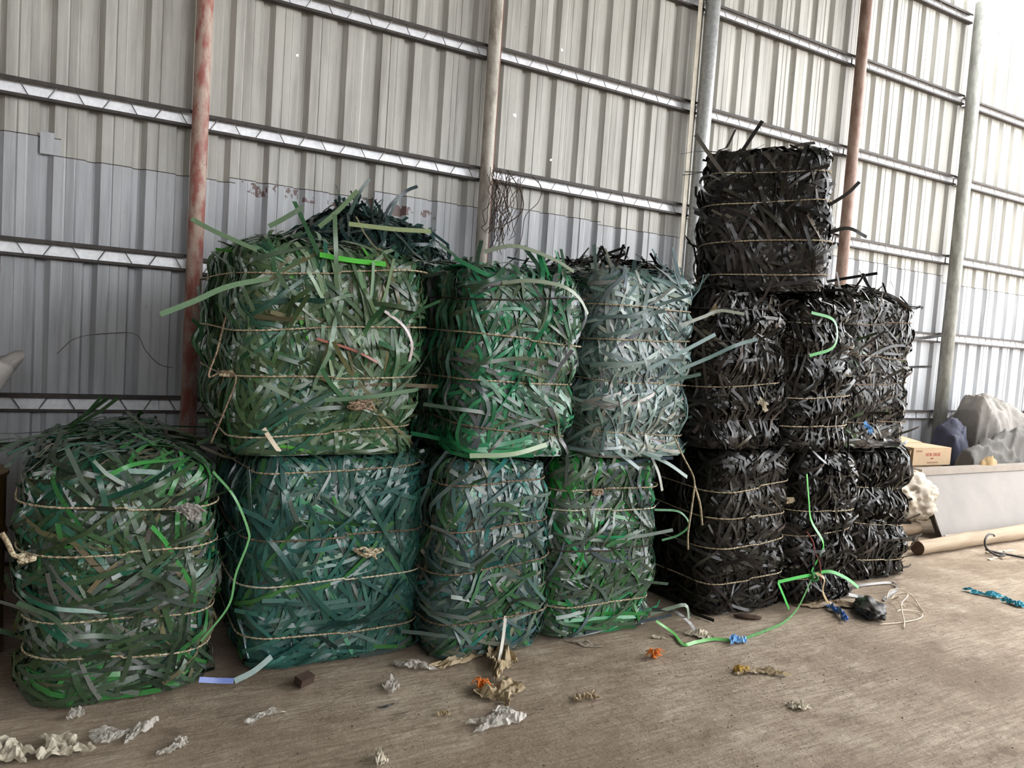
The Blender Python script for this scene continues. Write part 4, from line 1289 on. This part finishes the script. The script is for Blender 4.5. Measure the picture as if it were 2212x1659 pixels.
film('film_scrap', 'twisted blue and white film scrap standing up on the brown bag', 'scrap', 4.06, 2.90, 0.26, 0.06, 1.0, 0.07, M_BLUEW, 8)
film('film_scrap', 'light blue film scrap at the end of the green strap', 'scrap', 3.12, 2.82, 0.12, 0.07, 0.3, 0.06, M_LBLUE, 9)
film('film_scrap', 'long teal film scrap on the open floor at the right', 'scrap', 5.45, 2.80, 0.24, 0.08, -1.0, 0.05, M_TEAL, 10)
film('film_scrap', 'teal film scrap cut by the right edge of the photograph', 'scrap', 5.45, 2.60, 0.16, 0.09, -1.1, 0.05, M_TEAL, 11)
def fray(label, x, y, s, seed):
    root = empty('orange_mesh', (x, y, 0))
    tag(root, label, 'mesh scrap')
    r = random.Random(seed)
    for k in range(34):
        a = r.uniform(0, 6.28); l = r.uniform(0.4, 1) * s; hz = r.uniform(0.3, 1.0) * s
        pts = [(0.25 * s * r.uniform(-1, 1), 0.25 * s * r.uniform(-1, 1), 0.004)]
        for q in range(1, 5):
            f = q / 4
            pts.append((math.cos(a + f * 0.8) * l * f + r.uniform(-.1, .1) * s, math.sin(a + f * 0.8) * l * f + r.uniform(-.1, .1) * s, 0.005 + hz * math.sin(f * 2.6)))
        MB().tube([tuple(q) for q in smooth_path(pts, 10)], s * 0.045, 5).build('frayed_strand', M_ORANGE, root, True)
fray('small frayed orange mesh tuft beside the tan twisted film', 1.60, 2.85, 0.045, 1)
fray('small frayed orange mesh tuft alone on the floor before the third stack', 2.56, 2.83, 0.05, 2)
tf = empty('plastic_film', (1.72, 2.98, 0))
tag(tf, 'tan plastic film twisted out from under the grey-teal bale', 'film')
def fpart(name, x, y, L, Wd, rot, h, seed):
    o = film(name, None, None, x - 1.72, y - 2.98, L, Wd, rot, h, M_TANF, seed)
    o.parent = tf
fpart('twisted_length', 1.79, 3.03, 0.34, 0.13, 1.05, 0.09, 21)
fpart('spread_end', 1.66, 2.78, 0.24, 0.2, 1.2, 0.06, 22)
fpart('side_strip', 1.66, 3.14, 0.36, 0.06, 0.25, 0.05, 23)
film('wrapper', 'clear crumpled plastic wrapper on the floor in the middle of the foreground', 'wrapper', 1.53, 2.58, 0.24, 0.13, 0.1, 0.05, M_CLEAR, 24)
film('film_scrap', 'yellow-tan film scrap on the floor at the lower middle right', 'scrap', 2.94, 2.49, 0.26, 0.07, -0.45, 0.04, M_TANF, 25)
film('film_scrap', 'small yellow film scrap joined to the yellow-tan one', 'scrap', 2.865, 2.545, 0.08, 0.06, -0.3, 0.045, M_YEL, 26)
film('paper_scrap', 'small pale paper scrap by itself at the lower right floor', 'scrap', 2.83, 2.17, 0.1, 0.06, -0.6, 0.03, M_PAPER, 27)
film('film_scrap', 'milky film sliver lying before the gap between left and teal bales', 'scrap', 0.70, 2.96, 0.15, 0.06, 0.15, 0.03, M_CLEAR, 28)
film('film_scrap', 'bent milky film piece lying before the teal bale right corner', 'scrap', 1.42, 3.15, 0.2, 0.09, -0.75, 0.05, M_CLEAR, 29)
film('film_scrap', 'small milky film tuft standing on the floor before the teal bale', 'scrap', 1.245, 3.0, 0.11, 0.07, 1.2, 0.06, M_CLEAR, 30)
film('rubber_sliver', 'small black sliver on the floor before the teal bale', 'scrap', 1.17, 2.86, 0.08, 0.018, 0.2, 0.01, M_BLACKR, 31)
wb = MB().box((0, 0, 0.02), (0.075, 0.045, 0.036), 0, Matrix.Rotation(0.5, 3, 'Z') @ Matrix.Rotation(0.25, 3, 'X')).build('wood_block', M_BARK)
wb.location = (0.91, 3.165, 0.008); tag(wb, 'small dark wood block on the floor before the teal bale', 'wood block')
o = film('cardboard_scrap', 'grey corrugated card scrap pressed on the floor before the bright green bale', 'scrap', 2.33, 3.10, 0.18, 0.08, -0.7, 0.012, m_film('grey_card', (150, 138, 122), 0, 0.9), 33)
film('paper_scrap', 'white torn paper scrap under the tip of the black strap', 'scrap', 2.98, 2.96, 0.14, 0.08, -0.9, 0.045, M_PAPER, 34)
film('paper_scrap', 'rolled white paper strip left of the pale green strap', 'scrap', 2.75, 3.02, 0.09, 0.025, -0.6, 0.02, M_PAPER, 35)
film('film_scrap', 'tan crumpled film knot on the floor below the third stack', 'scrap', 1.98, 2.60, 0.12, 0.07, -0.3, 0.045, M_TANF, 36)
film('film_scrap', 'tiny tan film flake left of the clear wrapper', 'scrap', 1.35, 2.705, 0.06, 0.03, -0.3, 0.03, M_TANF, 37)
film('film_scrap', 'tan film tuft at the bottom edge of the photograph', 'scrap', 1.0, 2.49, 0.08, 0.05, 1.2, 0.06, M_PAPER, 38)
film('paper_scrap', 'crumpled white paper in the bottom left corner', 'scrap', -0.14, 3.02, 0.2, 0.14, -0.9, 0.07, M_PAPER, 39)
film('paper_scrap', 'crumpled cream paper right of the corner one, before the dark green bale', 'scrap', 0.02, 2.99, 0.22, 0.14, -0.8, 0.06, M_PAPER, 40)
film('film_scrap', 'white film flake close to the foot of the dark green bale', 'scrap', 0.06, 3.22, 0.07, 0.05, 0.9, 0.05, M_CLEAR, 41)
film('film_scrap', 'torn clear film sheet before the dark green bale', 'scrap', 0.17, 3.03, 0.15, 0.1, -0.3, 0.03, M_CLEAR, 42)
film('film_scrap', 'narrow rolled film before the right part of the dark green bale', 'scrap', 0.265, 3.01, 0.17, 0.05, 0.8, 0.04, M_CLEAR, 43)
film('film_scrap', 'shiny white film scrap near the bottom edge before the gap', 'scrap', 0.365, 2.85, 0.13, 0.06, 0.7, 0.04, M_CLEAR, 44)
lump('bark_piece', 'dark bark sliver on the floor before the first black bale', 'bark', (3.465, 3.06, 0), (0.16, 0.05, 0.03), 6, M_BARK, 3, 0.3, 2.0).rotation_euler = (0, 0, -0.6)
o = film('paper_scrap', 'cream paper scrap lying on top of the pale grey-green bale', 'scrap', 2.62, 3.50, 0.16, 0.10, 0.2, 0.05, M_PAPER, 51)
o.location.z = 1.95
def stuck(name, label, x, y, z, L, Wd, mat, seed, rz=0.0):
    o = film(name, label, 'scrap', x, y, L, Wd, 0, 0.03, mat, seed)
    o.location.z = z
    o.rotation_euler = (PI / 2, rz, 0)
stuck('film_scrap', 'light blue film scrap caught on the dusty last black stack', 4.70, 3.28, 1.09, 0.13, 0.05, M_LBLUE, 52, 0.7)
stuck('film_scrap', 'pale film scrap caught in the glossy black bale under the topmost one', 3.42, 3.06, 1.26, 0.10, 0.06, M_PAPER, 53, 0.4)
stuck('film_scrap', 'small tan film flake high in the first black stack, under the topmost bale', 3.03, 3.10, 1.76, 0.06, 0.06, M_TANF, 54, 0.2)
stuck('film_scrap', 'grey-white lint scrap tucked under the top rope of the dark green bale', 0.42, 3.20, 0.78, 0.13, 0.06, m_film('lint', (150, 146, 138), 0, 0.9), 55, 0.1)
# wood chips by the hose
for k in range(9):
    x, y = 6.5 + 0.5 * rv.random(), 3.30 + 0.16 * rv.random()
    o = MB().box((0, 0, 0.006), (rv.uniform(0.06, 0.16), 0.02, 0.008), 0, Matrix.Rotation(rv.uniform(-0.6, 0.3), 3, 'Z')).build('wood_chip', M_PAPER if k % 2 else M_LOG)
    o.location = (x, y, 0.0)
    tag(o, 'pale wood chip on the floor between the log and the hose loop', 'wood chip', 'wood chips by the log')
# grit
V, F = [], []
rg = np.random.RandomState(3)
for k in range(3600):
    if k < 2300:
        x, y = rg.uniform(-0.3, 6.5), rg.uniform(0.9, 3.0)
    else:
        x, y = rg.normal(2.9, 0.55), rg.normal(2.5, 0.3)
    s = rg.uniform(0.0010, 0.0030) * (1.7 if rg.rand() < 0.06 else 1)
    n = len(V)
    a = rg.uniform(0, 6.28)
    for q in range(3):
        V.append((x + s * 1.4 * math.cos(a + q * 2.1), y + s * math.sin(a + q * 2.1), 0.0006))
    V.append((x, y, s * 0.9))
    F += [(n, n + 1, n + 3), (n + 1, n + 2, n + 3), (n + 2, n, n + 3)]
o = mk_mesh('grit', V, F, mat_simple('dark_grit', (58, 50, 42), (40, 34, 30), 30, 0.9))
tag(o, 'dark grit specks scattered over the dusty concrete floor', 'grit', None, 'stuff')
